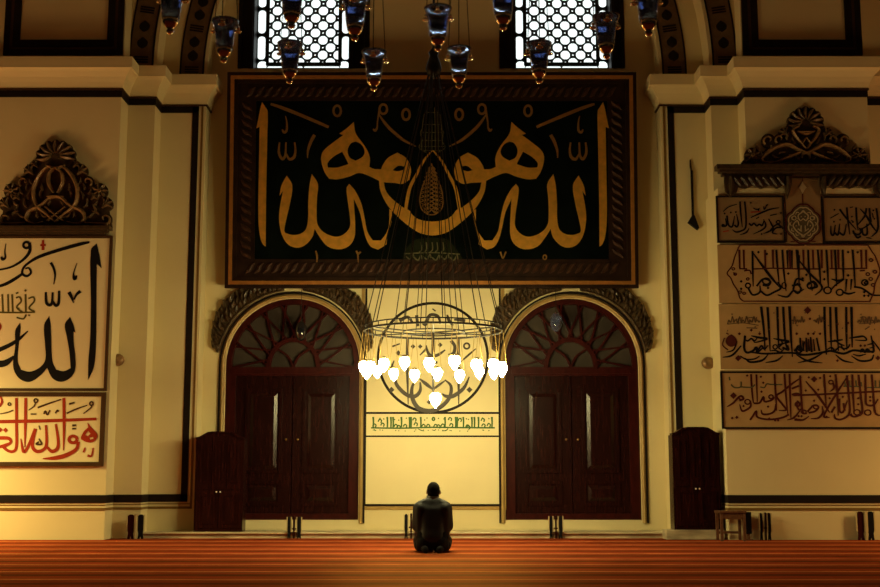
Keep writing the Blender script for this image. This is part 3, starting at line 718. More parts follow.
ink.pg(PL, [[(20.7, 323), (21.2, 329), (19.2, 346), (18.4, 361.3), (21.5, 369.8), (30.7, 371.8), (40.6, 367.5), (46, 359.8), (45.7, 344.5), (44.8, 325.3), (49.8, 316.4), (51.4, 326), (52, 344.5), (53, 361.3), (56.7, 369.8), (64.4, 371.3), (71.3, 368.3), (69.8, 350.6), (67.5, 336.8), (65.5, 324.5), (70.6, 317.3), (73.9, 324.5), (75.9, 333), (73.9, 331.4), (74.4, 344.5), (75.9, 356.7), (75.5, 370.6), (70.6, 378.2), (61.3, 382), (53, 378.2), (47.8, 368), (41.4, 375.2), (30.7, 382), (21.5, 379.8), (15.3, 372), (13.8, 362.9), (16, 346), (16, 330.7)]], **a)
S(ink, PL, (0, 0, 1), 3, [(90, 242.6, 2), (80, 244.7, 3.4), (60, 250.3, 3.4), (40, 257, 3.2), (29, 263.5, 2.4), (24, 268.5, 2.2), (23, 274, 2.4), (27.5, 276.5, 2.4), (31.5, 273, 2.2), (29.5, 268.5, 1.8), (26, 269, 1.5)],
  [(24, 273.5, 2.5), (16, 279, 3.2), (6, 284.5, 3.2), (-5, 288, 2)], [(30.5, 243, 2), (30.5, 251, 3), (27, 257, 2.8), (20, 263, 2.4), (10, 268, 2), (-5, 271, 1.5)],
  [(6.5, 244, .6), (5.5, 252, 1.2), (6, 258, 2), (3.2, 259.5, 3.2), (2, 257, 1.5)], [(51.4, 263, 2.6), (54.3, 268.5, 2.4), (55.7, 275.7, 1.8), (54.3, 284.7, .5)],
  [(77.5, 263.4, .5), (74.2, 274, 1.4), (75.3, 279, 3.8), (77.5, 275.7, 1)], [(46.4, 292.4, 2), (47, 302.5, 2.8), (50, 305.4, 3), (52.6, 303, 2.6), (53.3, 292.6, 2)],
  [(53.4, 301.5, 2), (56.3, 305.8, 3), (59.2, 303, 2.8), (59.7, 291, 2)], [(69.5, 292.4, 3.6), (72, 297, 3), (74.2, 303.2, 1)], [(74.6, 300, 1.5), (77, 295, 2.4), (81, 291.5, 3.4)],
  [(28.4, 331.4, 1), (20, 339, 3), (10, 345.5, 4), (-6, 352.5, 4.5)], [(-8, 364, 7), (3, 364, 6.6), (9, 361.4, 5.4), (14.6, 356.5, 2)], **a)
ink.ring(PL, 27, 245.5, 3, 3, 2.4, **a)
INK = ink
rd = MB(); S(rd, PL, (0, 0, 1), 2.6, [(43.6, 240.5, 2), (43.6, 250.5, 2.8)], [(41, 245.5, 2), (46.3, 245.5, 2)], [(-.5, 323, 2), (.8, 327, 3), (-.5, 331, 2)], **a); RDM = rd
ov = MB(); TT = (0, 225, 6.904)
S(ov, PL, TT, 11, [(20, 480), (25, 600)], [(60, 480), (62, 600)], [(88, 480), (92, 600)], [(180, 480), (182, 600)], [(115, 505), (140, 500), (150, 530), (120, 570), (160, 605)], [(200, 510), (235, 500), (240, 530), (205, 575), (245, 600)], [(0, 605), (120, 607), (245, 604)], [(120, 640), (165, 650), (185, 620)], [(115, 475), (130, 468)], **a)
ov.dot(PL, 180, 455, 9, TT, **a).dot(PL, 130, 580, 9, TT, **a).dot(PL, 205, 625, 8, TT, **a); build_inks('lettering', [(INK, 'ink'), (RDM, 'red'), (ov, 'olive')], ol)

a0, a1, b0, b1 = wrect(PL, -8, 103.5, 393, 464)
o = thing('calligraphy_panel', PL.pt(a1 - 1, b0), 'cream board with red calligraphy in a dark frame, low on the left pier', 'panel')
MB().pbox(PL, a0, a1, b0, b1, .001, .03).build('board', 'board', o)
MB().frame(PL, a0 - 1 * kf, a1 + 1.5 * kf, b0 - 2.2 * kf, b1 + .6 * kf, 4.2 * kf, .001, .05).build('frame', 'brown', o)
rd = MB(); TT = (0, 385, 6.522); a = dict(h0=.028, h1=.036)
S(rd, PL, TT, 18, [(-60, 240, 22), (300, 234, 22), (632, 222, 18)], [(112, 85), (112, 240), (112, 395), (92, 432), (55, 428), (20, 400), (-5, 405, 8)], [(172, 85), (170, 250), (166, 405, 6)], [(420, 85), (422, 260), (418, 425, 5)],
  [(235, 285, 20), (190, 395, 18), (158, 435, 20), (140, 350, 6)], [(237, 285, 16), (215, 390, 20), (242, 432, 22), (290, 420, 20), (308, 375, 18), (304, 262, 14)], [(308, 400, 12), (340, 432, 22), (375, 418, 22), (384, 370, 18), (368, 255, 14)],
  [(515, 370, 20), (500, 420, 22), (430, 460, 28), (360, 476, 24), (285, 480, 6)], 
  [(-5, 345, 22), (60, 348, 22), (74, 375, 16), (35, 395, 22), (-8, 405, 14)], [(575, 460, 16), (600, 462, 12), (612, 410, 8)], [(548, 440, 14), (560, 408, 8)], [(0, 140, 16), (18, 110, 14), (8, 75, 10)], **a)
rd.ring(PL, 480, 355, 26, 22, 20, TT, **a)
rd.pg(PL, [[(574, 246), (606, 282), (636, 318), (634, 350), (606, 374), (566, 372), (532, 354), (534, 336), (554, 300), (580, 276)], [(560, 326), (580, 298), (594, 318), (578, 334)], [(588, 344), (612, 338), (614, 350), (592, 357)]], TT, sm=3, **a)
for x, y in ((5, 292), (40, 294)): rd.dot(PL, x, y, 16, TT, **a)
RDM = rd
bn = MB()
S(bn, PL, TT, 9, [(250, 148, 12), (320, 122, 10), (402, 95, 8)], [(440, 185, 11), (500, 158, 10), (572, 133, 7)], [(235, 118, 8), (225, 140, 8), (190, 165, 4)], [(605, 130, 9), (595, 150, 8), (548, 187, 5)], [(0, 190, 5), (50, 180, 8), (90, 165, 6)], [(258, 370, 8), (240, 385, 12), (275, 385, 12), (258, 350, 8)], [(258, 265, 5), (266, 290, 8)], [(290, 190), (300, 170), (312, 195), (330, 165)], [(365, 185), (378, 165), (385, 175)], [(205, 190), (240, 190)], [(455, 125, 14), (490, 115, 10)], [(475, 265, 14), (500, 262, 12)], [(475, 285, 12), (500, 285, 10)], **a)
bn.ring(PL, 238, 103, 11, 12, 9, TT, **a).ring(PL, 600, 122, 11, 12, 9, TT, **a).ring(PL, 66, 125, 9, 9, 7, TT, **a); build_inks('lettering', [(RDM, 'red'), (bn, 'brown')], o)

# carved crests: a board with scrolls, rosettes and leaves in relief, on a moulded shelf
def crest(pl, cx, y0, core, dome, lobes, ribbons, leaves, label):
    cz = pl.loc(cx, y0)[1]; X = lambda x: cx + x; Y = lambda y: y0 - y
    o = thing('carved_crest', pl.pt(pl.loc(cx, y0)[0], cz), label, 'carving')
    mb = MB(); rl = MB(); hi = MB(); circ = lambda x, y, rx, ry, n=18: [(X(x + rx * math.cos(2 * math.pi * i / n)), Y(y + ry * math.sin(2 * math.pi * i / n))) for i in range(n)]
    mb.pg(pl, [[(X(x), Y(y)) for x, y in core] + [(X(-x), Y(y)) for x, y in core[::-1] if x > .4]], h0=.001, h1=.05, sm=0)
    dx, dy, dr, dh = dome; kk = pl.k(cx, y0)
    q = lambda m_, pts, h=.13, b=.045: m_.st(pl, [(X(x), Y(y), w_) for x, y, w_ in pts], (0, 0, 1), b, h, dome=True, n=5)
    mb.pg(pl, [circ(0, dy, dr * .9, dh * .9, 24)], h0=.001, h1=.06, sm=0)
    for i in range(9):
        a = math.pi * (i - .4) / 7.2; mb.pg(pl, [circ(dr * .86 * math.cos(a), dy + dh * .86 * math.sin(a), 4.2, 4.2, 10)], h0=.001, h1=.062, sm=0)
        q(rl, [(dr * .25 * math.cos(a), dy + dh * .05 + dh * .2 * math.sin(a), 1), (dr * .65 * math.cos(a + .08), dy + dh * .65 * math.sin(a + .08), 4.6), (dr * 1.05 * math.cos(a), dy + dh * 1.05 * math.sin(a), 1)], .12, .055)
    q(hi, [(-dr * .5, dy - dh * .55, 1.5), (0, dy - dh * .72, 3), (dr * .5, dy - dh * .55, 1.5)])
    for s_ in (-1, 1):
        for x, y, r, kind in lobes:
            mb.pg(pl, [circ(s_ * x, y, r, r)], h0=.001, h1=.058, sm=0)
            if kind == 'v':            # volute
                q(hi, [(s_ * (x + r * (.82 - .16 * t) * math.cos(-.9 + t * 1.15)), y + r * (.82 - .16 * t) * math.sin(-.9 + t * 1.15), r * (.34 - .03 * t)) for t in [i * .45 for i in range(10)]], .125)
            elif kind == 'r':          # rosette
                for i in range(7):
                    t = i * 2 * math.pi / 7; q(rl, [(s_ * (x + r * .2 * math.cos(t)), y + r * .2 * math.sin(t), 1), (s_ * (x + r * .6 * math.cos(t + .1)), y + r * .6 * math.sin(t + .1), r * .48), (s_ * (x + r * 1.0 * math.cos(t)), y + r * 1.0 * math.sin(t), 1)], .12)
                hi.ring(pl, X(s_ * x), Y(y), r * .16, r * .16, r * .3, h0=.06, h1=.13, n=8, dome=True)
            else:                      # leaf spray
                for a in (-.5, .35, 1.2, 2.0): q(rl, [(s_ * (x - r * .5), y - r * .6, 1.2), (s_ * (x + r * .25 * math.cos(a)), y + r * .25 * math.sin(a), r * .42), (s_ * (x + r * math.cos(a)), y + r * math.sin(a), .8)], .12)
        for pts in ribbons: q(hi, [(s_ * x, y, w_) for x, y, w_ in pts], .14)
        for x, y, a, l in leaves:
            t = math.radians(a); ex, ey = math.cos(t) * l / 2, math.sin(t) * l / 2
            q(rl, [(s_ * (x - ex), y - ey, .8), (s_ * (x - ex * .2 + ey * .3), y - ey * .2 - ex * .3, 2.8), (s_ * (x + ex), y + ey, .7)], .11)
    mb.build('crest_board', 'carved', o); rl.build('carved_leaves', 'carvedleaf', o); hi.build('carved_scrolls', 'carvedlit', o)
    return o
M['carvedleaf'] = mat('carved_leaf_highlight', (.20, .115, .05), .42, .1, var=.3, scale=14)  # crest leaves' highlights painted in, lighter than the board's wood
cl = crest(PL, 57, 228, [(0, 0), (56, 0), (53, 16), (44, 30), (33, 48), (20, 60), (14, 68), (0, 74)], (0, 70, 19, 15.5),
           [(25, 56, 7, 'l'), (31.5, 45, 6.5, 'v'), (44, 36, 8, 'r'), (38, 30, 5, 'l'), (50, 23, 7, 'l'), (49, 8, 7, 'v'), (20, 62, 4.5, 'l')],
           [[(0, 5, 2), (9, 13, 3.6), (19, 22, 4), (22, 36, 4.4), (17, 50, 4.4), (7, 60, 3), (2, 56, 1.5)], [(-8, 30, 2.4), (4, 30, 3.4), (14, 22, 3.4), (26, 16, 4), (29, 8, 3.6), (22, 3, 3), (12, 5, 2)], [(2, 34, 2), (7, 44, 4.4), (6, 54, 3), (1, 58, 1.5)], [(-10, 20, 2), (0, 12, 2.6), (8, 6, 2)], [(30, 4, 2.4), (40, 3, 4), (52, 3, 3)]],
           [(34, 12, 30, 9), (38, 18, 100, 9), (30, 24, 70, 10), (26, 32, 110, 9), (40, 14, 150, 8), (14, 34, 100, 9), (12, 12, 30, 7), (18, 12, 80, 6), (34, 36, 60, 8), (28, 40, 100, 7), (13, 40, 80, 7), (6, 16, 60, 6), (40, 24, 40, 6), (24, 46, 70, 7), (6, 24, 120, 5)],
           'tall carved dark wood crest of leaf scrolls above the black calligraphy, left pier')
def shelf(pl, x0, x1, y0, y1, parent, nm='shelf', m='carved'):
    a0, a1, b0, b1 = wrect(pl, x0, x1, y0, y1); mb = MB(); h = b1 - b0
    for f0, f1, ou in ((0, .30, .10), (.30, .55, .15), (.55, 1, .20)): mb.pbox(pl, a0 + .2 - ou, a1 - .2 + ou, b0 + h * f0, b1 - h * (1 - f1), -.005, ou)
    return mb.build(nm, m, parent)
shelf(PL, -9, 112.5, 228, 235, cl)

# ------------------------------------------------------------------ right pier: tan calligraphy panels
def mb_frame_px(pl, x0, x1, y0, y1, wd, h0, h1, mb):
    a0, a1, b0, b1 = wrect(pl, x0, x1, y0, y1); return mb.frame(pl, a0, a1, b0, b1, wd * kf, h0, h1)
RP = Plane((0, YF - .012, 0))
def board(px, label, m):
    a0, a1, b0, b1 = wrect(RP, *px); o = thing('calligraphy_panel', RP.pt((a0 + a1) / 2, b0), label, 'panel')
    MB().pbox(RP, a0, a1, b0 + .004, b1 - .004, .001, .03).build('board', m, o); return o
a = dict(h0=.028, h1=.035)
# first row, left: name panel
o = board((716.5, 783.5, 196.5, 243), 'small framed tan panel of black script, upper left on the right pier', 'umber')
mb_frame_px(RP, 716.2, 784, 196.3, 243, 1.7, .002, .045, MB()).build('frame', 'dark', o)
T = (715, 190, 9.788); ink = MB()
S(ink, RP, T, 13, [(240, 118), (248, 240), (262, 368, 4)], [(285, 118), (298, 250), (294, 370), (250, 405), (200, 415), (165, 392, 4)], [(112, 255), (122, 330), (142, 362), (168, 355), (186, 258, 5)], [(185, 345), (208, 365), (224, 330), (205, 240, 5)], [(70, 345), (90, 360), (110, 340), (95, 280, 5)],
  [(345, 275, 5), (430, 235, 13), (530, 195, 12), (622, 178, 4)], [(328, 330), (352, 350), (376, 330), (402, 355), (430, 340), (456, 352), (475, 298, 5)], [(470, 292, 5), (492, 350), (460, 392), (368, 436, 4)], [(328, 378, 5), (300, 420), (240, 442, 4)],
  [(520, 288, 5), (548, 340), (562, 382), (512, 415), (468, 430, 4)], [(535, 392, 5), (600, 342), (642, 368), (590, 376), (556, 420), (602, 436, 5)], [(615, 330, 8), (655, 378, 12), (665, 385, 6)], **a)
ink.ring(RP, 613, 318, 18, 16, 10, T, **a).ring(RP, 75, 352, 12, 12, 9, T, **a)
S(ink, RP, T, 7, [(75, 215), (130, 170), (210, 145, 4)], [(398, 285), (425, 270)], [(535, 255), (600, 240)], [(470, 165), (480, 195), (500, 150)], [(370, 180), (400, 195), (430, 185)], **a)
for x, y in ((150, 225), (200, 220), (345, 130), (505, 150), (420, 200), (640, 230), (90, 235), (450, 435), (640, 435)): ink.dot(RP, x, y, 10, T, **a)
rd = MB(); S(rd, RP, T, 8, [(75, 412), (130, 402)], [(345, 222), (440, 215)], **a); build_inks('lettering', [(ink, 'ink'), (rd, 'red')], o)
# first row, right: creed panel
o = board((822, 889, 196.5, 243.5), 'small framed tan panel of black script, upper right on the right pier', 'umber')
mb_frame_px(RP, 822, 889.5, 196.8, 243.5, 1.7, .002, .045, MB()).build('frame', 'dark', o)
T = (795, 190, 9.788); ink = MB()
S(ink, RP, T, 14, [(430, 192, 16), (500, 285), (592, 392, 6)], [(500, 175), (512, 300), (530, 440, 5)], [(592, 175), (598, 300), (612, 400, 5)], [(630, 188, 5), (690, 255, 16), (745, 350, 14), (792, 412, 6)], [(722, 182), (728, 260), (728, 330), (625, 400, 6)], [(692, 182), (675, 262), (600, 352, 5)], [(790, 182), (805, 300), (800, 400), (742, 462, 5)],
  [(560, 420), (610, 442), (642, 410), (620, 375, 6)], [(648, 378), (662, 440), (700, 432), (695, 335, 6)], [(345, 355, 6), (348, 430), (372, 442), (388, 345, 6)], [(385, 420), (415, 442), (432, 335, 6)], [(430, 420), (472, 442), (496, 335, 6)], [(560, 400), (600, 470), (640, 455)], **a)
S(ink, RP, T, 7, [(340, 280), (420, 235)], [(530, 178), (560, 170)], [(545, 300), (570, 320)], [(750, 230), (760, 275)], [(690, 470), (740, 478)], **a)
for x, y in ((380, 198), (435, 295), (550, 265), (560, 318), (375, 315), (760, 205), (770, 285)): ink.dot(RP, x, y, 10, T, **a)
ink.build('lettering', 'ink', o)
# centre strip with pendant medallion
o = board((785.5, 820.5, 178.5, 243.3), 'narrow tan strip with a pale lobed medallion hanging from a red finial', 'umber')
def ogee(cx, cy, rx, ry, n=8, amp=.10):
    pts = []
    for i in range(64):
        t = 2 * math.pi * i / 64; m_ = 1 + amp * abs(math.sin(n / 2 * t)) * 1 - amp * .5
        if abs(math.sin(t)) > .93: m_ *= 1 + (abs(math.sin(t)) - .93) * 2.0
        pts.append((cx + rx * m_ * math.cos(t), cy - ry * m_ * math.sin(t)))
    return pts
MB().pg(RP, [ogee(802.5, 224.3, 16.4, 16.4)], h0=.02, h1=.034, sm=1).build('medallion_ground', mat('dark_medallion', (.10, .075, .04), .6), o)
rd = MB(); pts = ogee(802.5, 224.3, 17.4, 17.6); rd.st(RP, [(*p, 1.3) for p in pts + pts[:1]], h0=.028, h1=.04, n=1)
rd.st(RP, [(802, 178, .6), (802, 182, 1)], h0=.028, h1=.036).st(RP, [(802, 194, 1.2), (802.3, 206, 1)], h0=.028, h1=.036)
rd.st(RP, [(790, 242, 1), (796, 241.3, 1), (802.5, 239, 1.2), (809, 241.3, 1), (815, 242, 1)], h0=.028, h1=.036); RDM = rd
pa = MB(); pts = ogee(802.5, 224.3, 14.6, 14.8)
pa.st(RP, [(*p, 1.2) for p in pts + pts[:1]], h0=.03, h1=.04, n=1)
for s_ in (-1, 1):
    pa.st(RP, [(802.5, 212, 1), (802.5 + s_ * 5, 216, 1.2), (802.5 + s_ * 3, 221, 1), (802.5, 219, .8)], h0=.03, h1=.042)
    pa.st(RP, [(802.5, 236, 1), (802.5 + s_ * 6, 232, 1.2), (802.5 + s_ * 10, 226, 1.2), (802.5 + s_ * 6, 221, 1), (802.5 + s_ * 4, 226, .8)], h0=.03, h1=.042)
    pa.st(RP, [(802.5 + s_ * 2, 226, 1), (802.5 + s_ * 2.5, 231, 1.2), (802.5 + s_ * 5, 229, .8)], h0=.03, h1=.042)
    pa.ring(RP, 802.5 + s_ * 9, 218.5, 2, 2, .9, h0=.03, h1=.042, n=8)
pa.pg(RP, [[(802, 182), (804.2, 186), (806, 188), (804.2, 190), (802, 194), (799.8, 190), (798, 188), (799.8, 186)]], h0=.028, h1=.038, sm=0)
for i in range(12):
    t = 2 * math.pi * i / 12; x, y = 802.5 + 11.6 * math.cos(t), 224.3 + 11.6 * math.sin(t)
    pa.st(RP, [(x - 2 * math.sin(t), y + 2 * math.cos(t), .5), (x + 1.6 * math.cos(t), y + 1.6 * math.sin(t), 1), (x + 2 * math.sin(t), y - 2 * math.cos(t), .5)], h0=.03, h1=.042)
    pa.dot(RP, 802.5 + 7.4 * math.cos(t + .25), 224.3 + 7.4 * math.sin(t + .25), .7, h0=.03, h1=.042)
build_inks('medallion_tracery', [(RDM, 'maroon'), (pa, mat('pale_tracery_paint', (.42, .33, .19), .6))], o)
# second row: cartouche panel
o = board((718, 889, 244.8, 303.5), 'wide tan panel of crowded black script in a red lobed cartouche, right pier', 'tan')
TL, TR = (715, 240, 8.388), (795, 240, 8.388)
rd = MB()
S(rd, RP, TL, 8, [(235, 516), (205, 490), (186, 430), (150, 372), (128, 322), (98, 280), (138, 222), (160, 150), (184, 88), (205, 45)], [(205, 45), (560, 45)], [(560, 45), (680, 48), (745, 48)], [(235, 516), (1300, 519)], **a)
S(rd, RP, TR, 8, [(90, 45), (605, 45)], [(605, 45), (640, 100), (672, 150), (704, 245), (704, 285), (665, 370), (655, 440), (622, 516)], **a)
RDM = rd
ink = MB()
S(ink, RP, TL, 13, [(310, 95), (312, 240), (316, 392, 5)], [(510, 85), (518, 220), (535, 380, 5)], [(560, 85), (572, 260), (592, 432, 5)], [(700, 130), (700, 335, 6)], [(600, 90), (606, 240, 6)], [(640, 90), (642, 240, 6)], [(680, 85), (686, 240, 6)],
  [(312, 108, 6), (400, 228, 17), (470, 320, 17), (545, 408, 6)], [(272, 400), (310, 462), (370, 442), (372, 385, 6)], [(380, 432), (430, 466), (490, 440), (548, 405), (520, 355, 6)], [(520, 462, 6), (600, 480), (650, 428), (690, 442), (740, 415, 6)], [(345, 390), (400, 330), (460, 350), (440, 385), (395, 380)], [(640, 385), (713, 375)], [(650, 420), (680, 330), (740, 345)], **a)
ink.ring(RP, 272, 385, 20, 20, 12, TL, **a).ring(RP, 425, 348, 30, 26, 12, TL, **a).ring(RP, 575, 385, 18, 25, 9, TL, **a)
S(ink, RP, TR, 13, [(18, 90), (25, 240), (30, 380, 6)], [(105, 85), (112, 240), (140, 430, 5)], [(185, 85), (200, 240), (212, 395, 6)], [(258, 85), (268, 250), (275, 400, 6)], [(330, 85), (338, 240), (345, 390, 5)], [(395, 85), (400, 240), (402, 335, 5)], [(478, 85), (490, 240), (500, 405, 6)],
  [(15, 155, 5), (110, 275, 15), (222, 395, 12), (165, 465, 5)], [(300, 330, 6), (360, 345, 15), (405, 330, 10), (330, 385, 10), (300, 420, 6)], [(398, 440), (445, 455), (500, 440, 6)], [(428, 330), (420, 435, 6)], [(470, 330), (462, 420, 6)], [(490, 395), (560, 410), (640, 462), (720, 466, 8)], [(100, 380), (150, 350), (180, 395), (120, 405)], [(-10, 430), (20, 450), (45, 410), (10, 365)], **a)
for x, y, rr in ((130, 385, 32), (268, 425, 30), (370, 442, 28), (580, 360, 26), (590, 362, 12)): ink.ring(RP, x, y, rr, rr * .9, 12, TR, **a)
for x, y in ((430, 120), (360, 105), (610, 285), (215, 350), (215, 412), (440, 405)): ink.dot(RP, x, y, 12, TL, **a)
for x, y in ((240, 270), (240, 332), (60, 325), (440, 105), (520, 105), (575, 440), (575, 470), (610, 470), (90, 295), (440, 300)): ink.dot(RP, x, y, 12, TR, **a)
ov = MB()
for x in (200, 236, 415, 480, 622): S(ov, RP, TL, 14, [(x, 85), (x + 4, 240, 10)], **a)
for x in (65, 145, 218, 300, 358, 550, 590): S(ov, RP, TR, 14, [(x, 85), (x + 4, 240, 10)], **a)
S(ov, RP, TL, 9, [(200, 243), (265, 246)], [(320, 246), (480, 240)], [(480, 240), (713, 246)], [(240, 262), (285, 258), (300, 290)], [(150, 275), (170, 300)], **a)
S(ov, RP, TR, 9, [(20, 246), (210, 246)], [(285, 243), (430, 246)], [(430, 246), (600, 240)], [(540, 262), (580, 258)], **a)
for x, y in ((165, 290), (150, 245), (205, 440), (240, 450), (270, 330)): ov.ring(RP, x, y, 12, 10, 7, TL, n=8, **a)
for x, y in ((665, 270), (632, 172), (650, 380), (630, 330), (605, 290)): ov.ring(RP, x, y, 15, 12, 9, TR, n=8, **a)
build_inks('lettering', [(ink, 'ink'), (ov, 'maroon'), (RDM, 'maroon')], o)
# third row
o = board((719.5, 889, 304, 369.5), 'wide tan panel with five tall black uprights at each side of its script, right pier', 'tan')
TL, TR = (715, 300, 8.388), (795, 300, 8.388); ink = MB()
S(ink, RP, TL, 15, [(382, 58, 18), (405, 250), (415, 430, 6)], [(436, 62, 16), (448, 250), (458, 430, 6)], [(518, 58, 16), (524, 250), (530, 410, 6)], [(568, 58, 16), (580, 300), (600, 420, 6)], [(620, 55, 18), (632, 300), (645, 480, 6)],
  [(60, 482, 5), (140, 465, 14), (215, 385, 8)], [(248, 300), (240, 400), (262, 442), (310, 430), (345, 400), (350, 440), (400, 400, 6)], [(248, 488, 6), (290, 522, 14), (390, 508, 14), (440, 458, 6)], [(420, 526, 5), (510, 510, 13), (565, 468, 5)], [(300, 440, 10), (420, 452, 13), (640, 445, 13), (720, 470, 6)],
  [(300, 302, 6), (370, 318, 15), (432, 328, 14), (335, 358, 8), (320, 340, 5)], [(485, 325, 6), (550, 338, 15), (615, 352, 14), (520, 378, 8)], [(560, 400), (610, 420), (600, 380)], [(660, 430), (700, 400), (720, 440)], **a)
S(ink, RP, TL, 11, [(245, 330, 5), (270, 345), (300, 325), (325, 345), (350, 320, 5)], [(330, 395), (355, 420), (385, 385), (410, 415), (440, 380, 5)], [(455, 430, 5), (500, 425), (545, 440), (580, 400, 5)], [(90, 440, 4), (150, 420), (180, 350, 5)], [(205, 470, 4), (260, 500), (330, 495), (370, 470, 5)], [(540, 330, 5), (560, 365), (530, 400), (560, 425, 5)], **a)
S(ink, RP, TR, 11, [(260, 420, 5), (300, 400), (330, 425), (370, 395), (410, 425, 6)], [(380, 375, 5), (400, 410), (440, 400), (455, 370, 5)], [(480, 455, 5), (530, 470), (590, 455, 5)], [(10, 400, 5), (30, 425), (60, 420), (75, 350, 5)], [(60, 340, 5), (68, 430)], [(108, 330, 5), (114, 430)], [(150, 330, 5), (160, 430)], [(600, 380, 5), (640, 370), (655, 395), (620, 405, 5)], **a)
ink.ring(RP, 500, 395, 18, 18, 10, TL, **a).ring(RP, 700, 415, 22, 30, 12, TL, **a)
S(ink, RP, TR, 15, [(242, 58, 16), (246, 250), (258, 460, 8)], [(290, 60, 16), (294, 250), (300, 420, 6)], [(338, 62, 18), (346, 250), (360, 430, 6)], [(424, 60, 16), (426, 250), (430, 420, 6)], [(468, 60, 18), (472, 250), (475, 400, 6)],
  [(38, 318, 10), (45, 440, 14)], [(88, 318, 10), (94, 440, 13)], [(126, 312, 10), (135, 440, 13)], [(176, 318, 10), (200, 430, 13)], [(0, 440), (60, 462), (150, 455), (230, 440), (300, 430), (400, 452), (480, 425), (560, 432), (620, 435), (655, 425), (632, 300, 8)],
  [(5, 460, 5), (100, 512, 14), (225, 530, 4)], [(20, 528, 5), (130, 500, 14), (225, 448, 6)], [(335, 460, 5), (400, 510, 13), (485, 528, 4)], [(468, 470, 5), (540, 512, 13), (630, 505, 13), (655, 460, 6)], [(270, 352, 6), (330, 345, 14), (395, 335, 8)], [(325, 335, 6), (370, 370, 12), (410, 385, 6)],
  [(448, 322, 6), (520, 312, 14), (570, 308, 12), (592, 340, 10), (500, 338, 6)], [(650, 345, 5), (690, 400, 10), (720, 440, 5)], [(540, 440), (560, 415), (580, 440), (600, 415), (625, 440)], **a)
ov = MB()
for T, xs in ((TL, list(range(100, 370, 30)) + [650, 690]), (TR, [0, 40, 150, 190] + list(range(520, 720, 28)))):
    for i, x in enumerate(xs): S(ov, RP, T, 7, [(x, 205 - (i % 3) * 14), (x + 12, 170 - (i % 2) * 30), (x + 24, 190), (x + 34, 175 - (i % 4) * 10)], **a)
S(ov, RP, TL, 6, [(100, 205), (230, 195), (360, 215)], [(250, 160), (300, 150), (345, 165)], [(260, 235), (350, 240)], **a); S(ov, RP, TR, 6, [(530, 200), (640, 195), (713, 180)], [(540, 150), (580, 145), (600, 175)], [(580, 250), (620, 225)], **a)
for i in range(26): ov.dot(RP, 80 + (i * 97) % 620, 110 + (i * 53) % 180, 7, TL if i % 2 else TR, **a)
OV = ov
rd = MB()
for x, y in ((200, 285), (370, 285), (300, 255), (680, 285)): rd.dot(RP, x, y, 13, TL, **a)
for x, y in ((10, 285), (105, 285), (150, 285), (205, 285), (120, 160), (545, 385), (580, 385), (350, 205), (440, 195), (350, 510)): rd.dot(RP, x, y, 12, TR, **a)
rd.dot(RP, 190, 490, 26, TL, **a); rd.dot(RP, 100, 88, 32, TR, **a); rd.dot(RP, 690, 488, 20, TR, **a); rd.pg(RP, [[(85, 345), (105, 305), (135, 290), (165, 315), (180, 350), (165, 385), (130, 395), (98, 378)]], TL, **a)
S(rd, RP, TL, 7, [(75, 320), (60, 380), (105, 420)], [(90, 280), (110, 290)], **a); build_inks('lettering', [(ink, 'ink'), (OV, mat('faded_ink', (.13, .075, .03), .6)), (rd, 'maroon')], o)
# fourth row
o = board((721, 890, 370, 428.5), 'lowest wide tan panel of maroon script crossed by a long bar, right pier', 'tan')
TL, TR = (715, 365, 8.388), (795, 365, 8.388)
mb_frame_px(RP, 720.8, 890.5, 371.5, 429, 1.8, .002, .045, MB()).build('frame', 'dark', o)
ink = MB()
S(ink, RP, TL, 13, [(298, 78), (306, 220), (318, 320, 8)], [(343, 80), (350, 312, 6)], [(494, 75), (505, 250), (512, 385, 6)], [(578, 75), (590, 250), (605, 410, 6)], [(620, 75), (626, 280), (632, 445, 6)], [(720, 105, 6), (640, 160), (560, 225), (512, 262), (560, 330), (592, 378), (530, 382, 6)],
  [(98, 350, 6), (150, 318), (190, 275), (215, 262), (235, 285), (200, 300)], [(202, 330, 5), (222, 385), (262, 375), (295, 345), (290, 300)], [(320, 322), (370, 318), (402, 268), (412, 308), (470, 295), (490, 270)], [(382, 375, 5), (395, 412), (450, 412), (495, 385), (508, 330)], [(290, 462), (312, 430), (342, 388), (352, 438), (450, 458), (560, 442), (615, 415)], [(600, 462, 5), (660, 440), (720, 365, 6)], [(640, 250), (680, 240), (720, 255)], [(640, 200), (700, 175)], [(670, 455), (720, 462)], **a)
for x, y, rr in ((215, 275, 18), (268, 310, 22), (465, 268, 18), (688, 330, 20)): ink.ring(RP, x, y, rr, rr * .9, 11, TL, **a)
S(ink, RP, TR, 13, [(-20, 256), (200, 248), (450, 235), (720, 222)], [(38, 88), (50, 300), (62, 400), (95, 408, 6)], [(238, 78), (248, 220), (258, 365, 5)], [(335, 78), (350, 240), (358, 425, 5)], [(430, 88), (445, 250), (452, 400), (390, 455), (335, 450), (325, 412, 5)], [(475, 80), (482, 240), (492, 395, 6)], [(528, 82), (545, 250), (560, 390), (520, 428), (478, 432), (462, 410)], [(584, 80), (588, 250), (595, 332), (655, 335), (692, 285, 6)], [(638, 80), (652, 250), (668, 400), (720, 425, 6)],
  [(85, 138, 6), (180, 248, 16), (245, 340, 14), (285, 400, 6)], [(442, 88, 6), (350, 228, 14), (265, 370), (238, 435), (285, 440, 6)], [(100, 392), (150, 340), (192, 352), (165, 388), (110, 402)], [(128, 450, 5), (190, 445), (228, 400), (222, 345, 6)], [(-10, 460), (60, 462), (112, 430, 6)], [(368, 282), (370, 385), (400, 392), (432, 300, 6)], [(400, 320), (412, 385)], [(312, 150), (322, 195), (285, 225, 5)], [(20, 300), (10, 340), (30, 380)], [(300, 400), (330, 350)], **a)
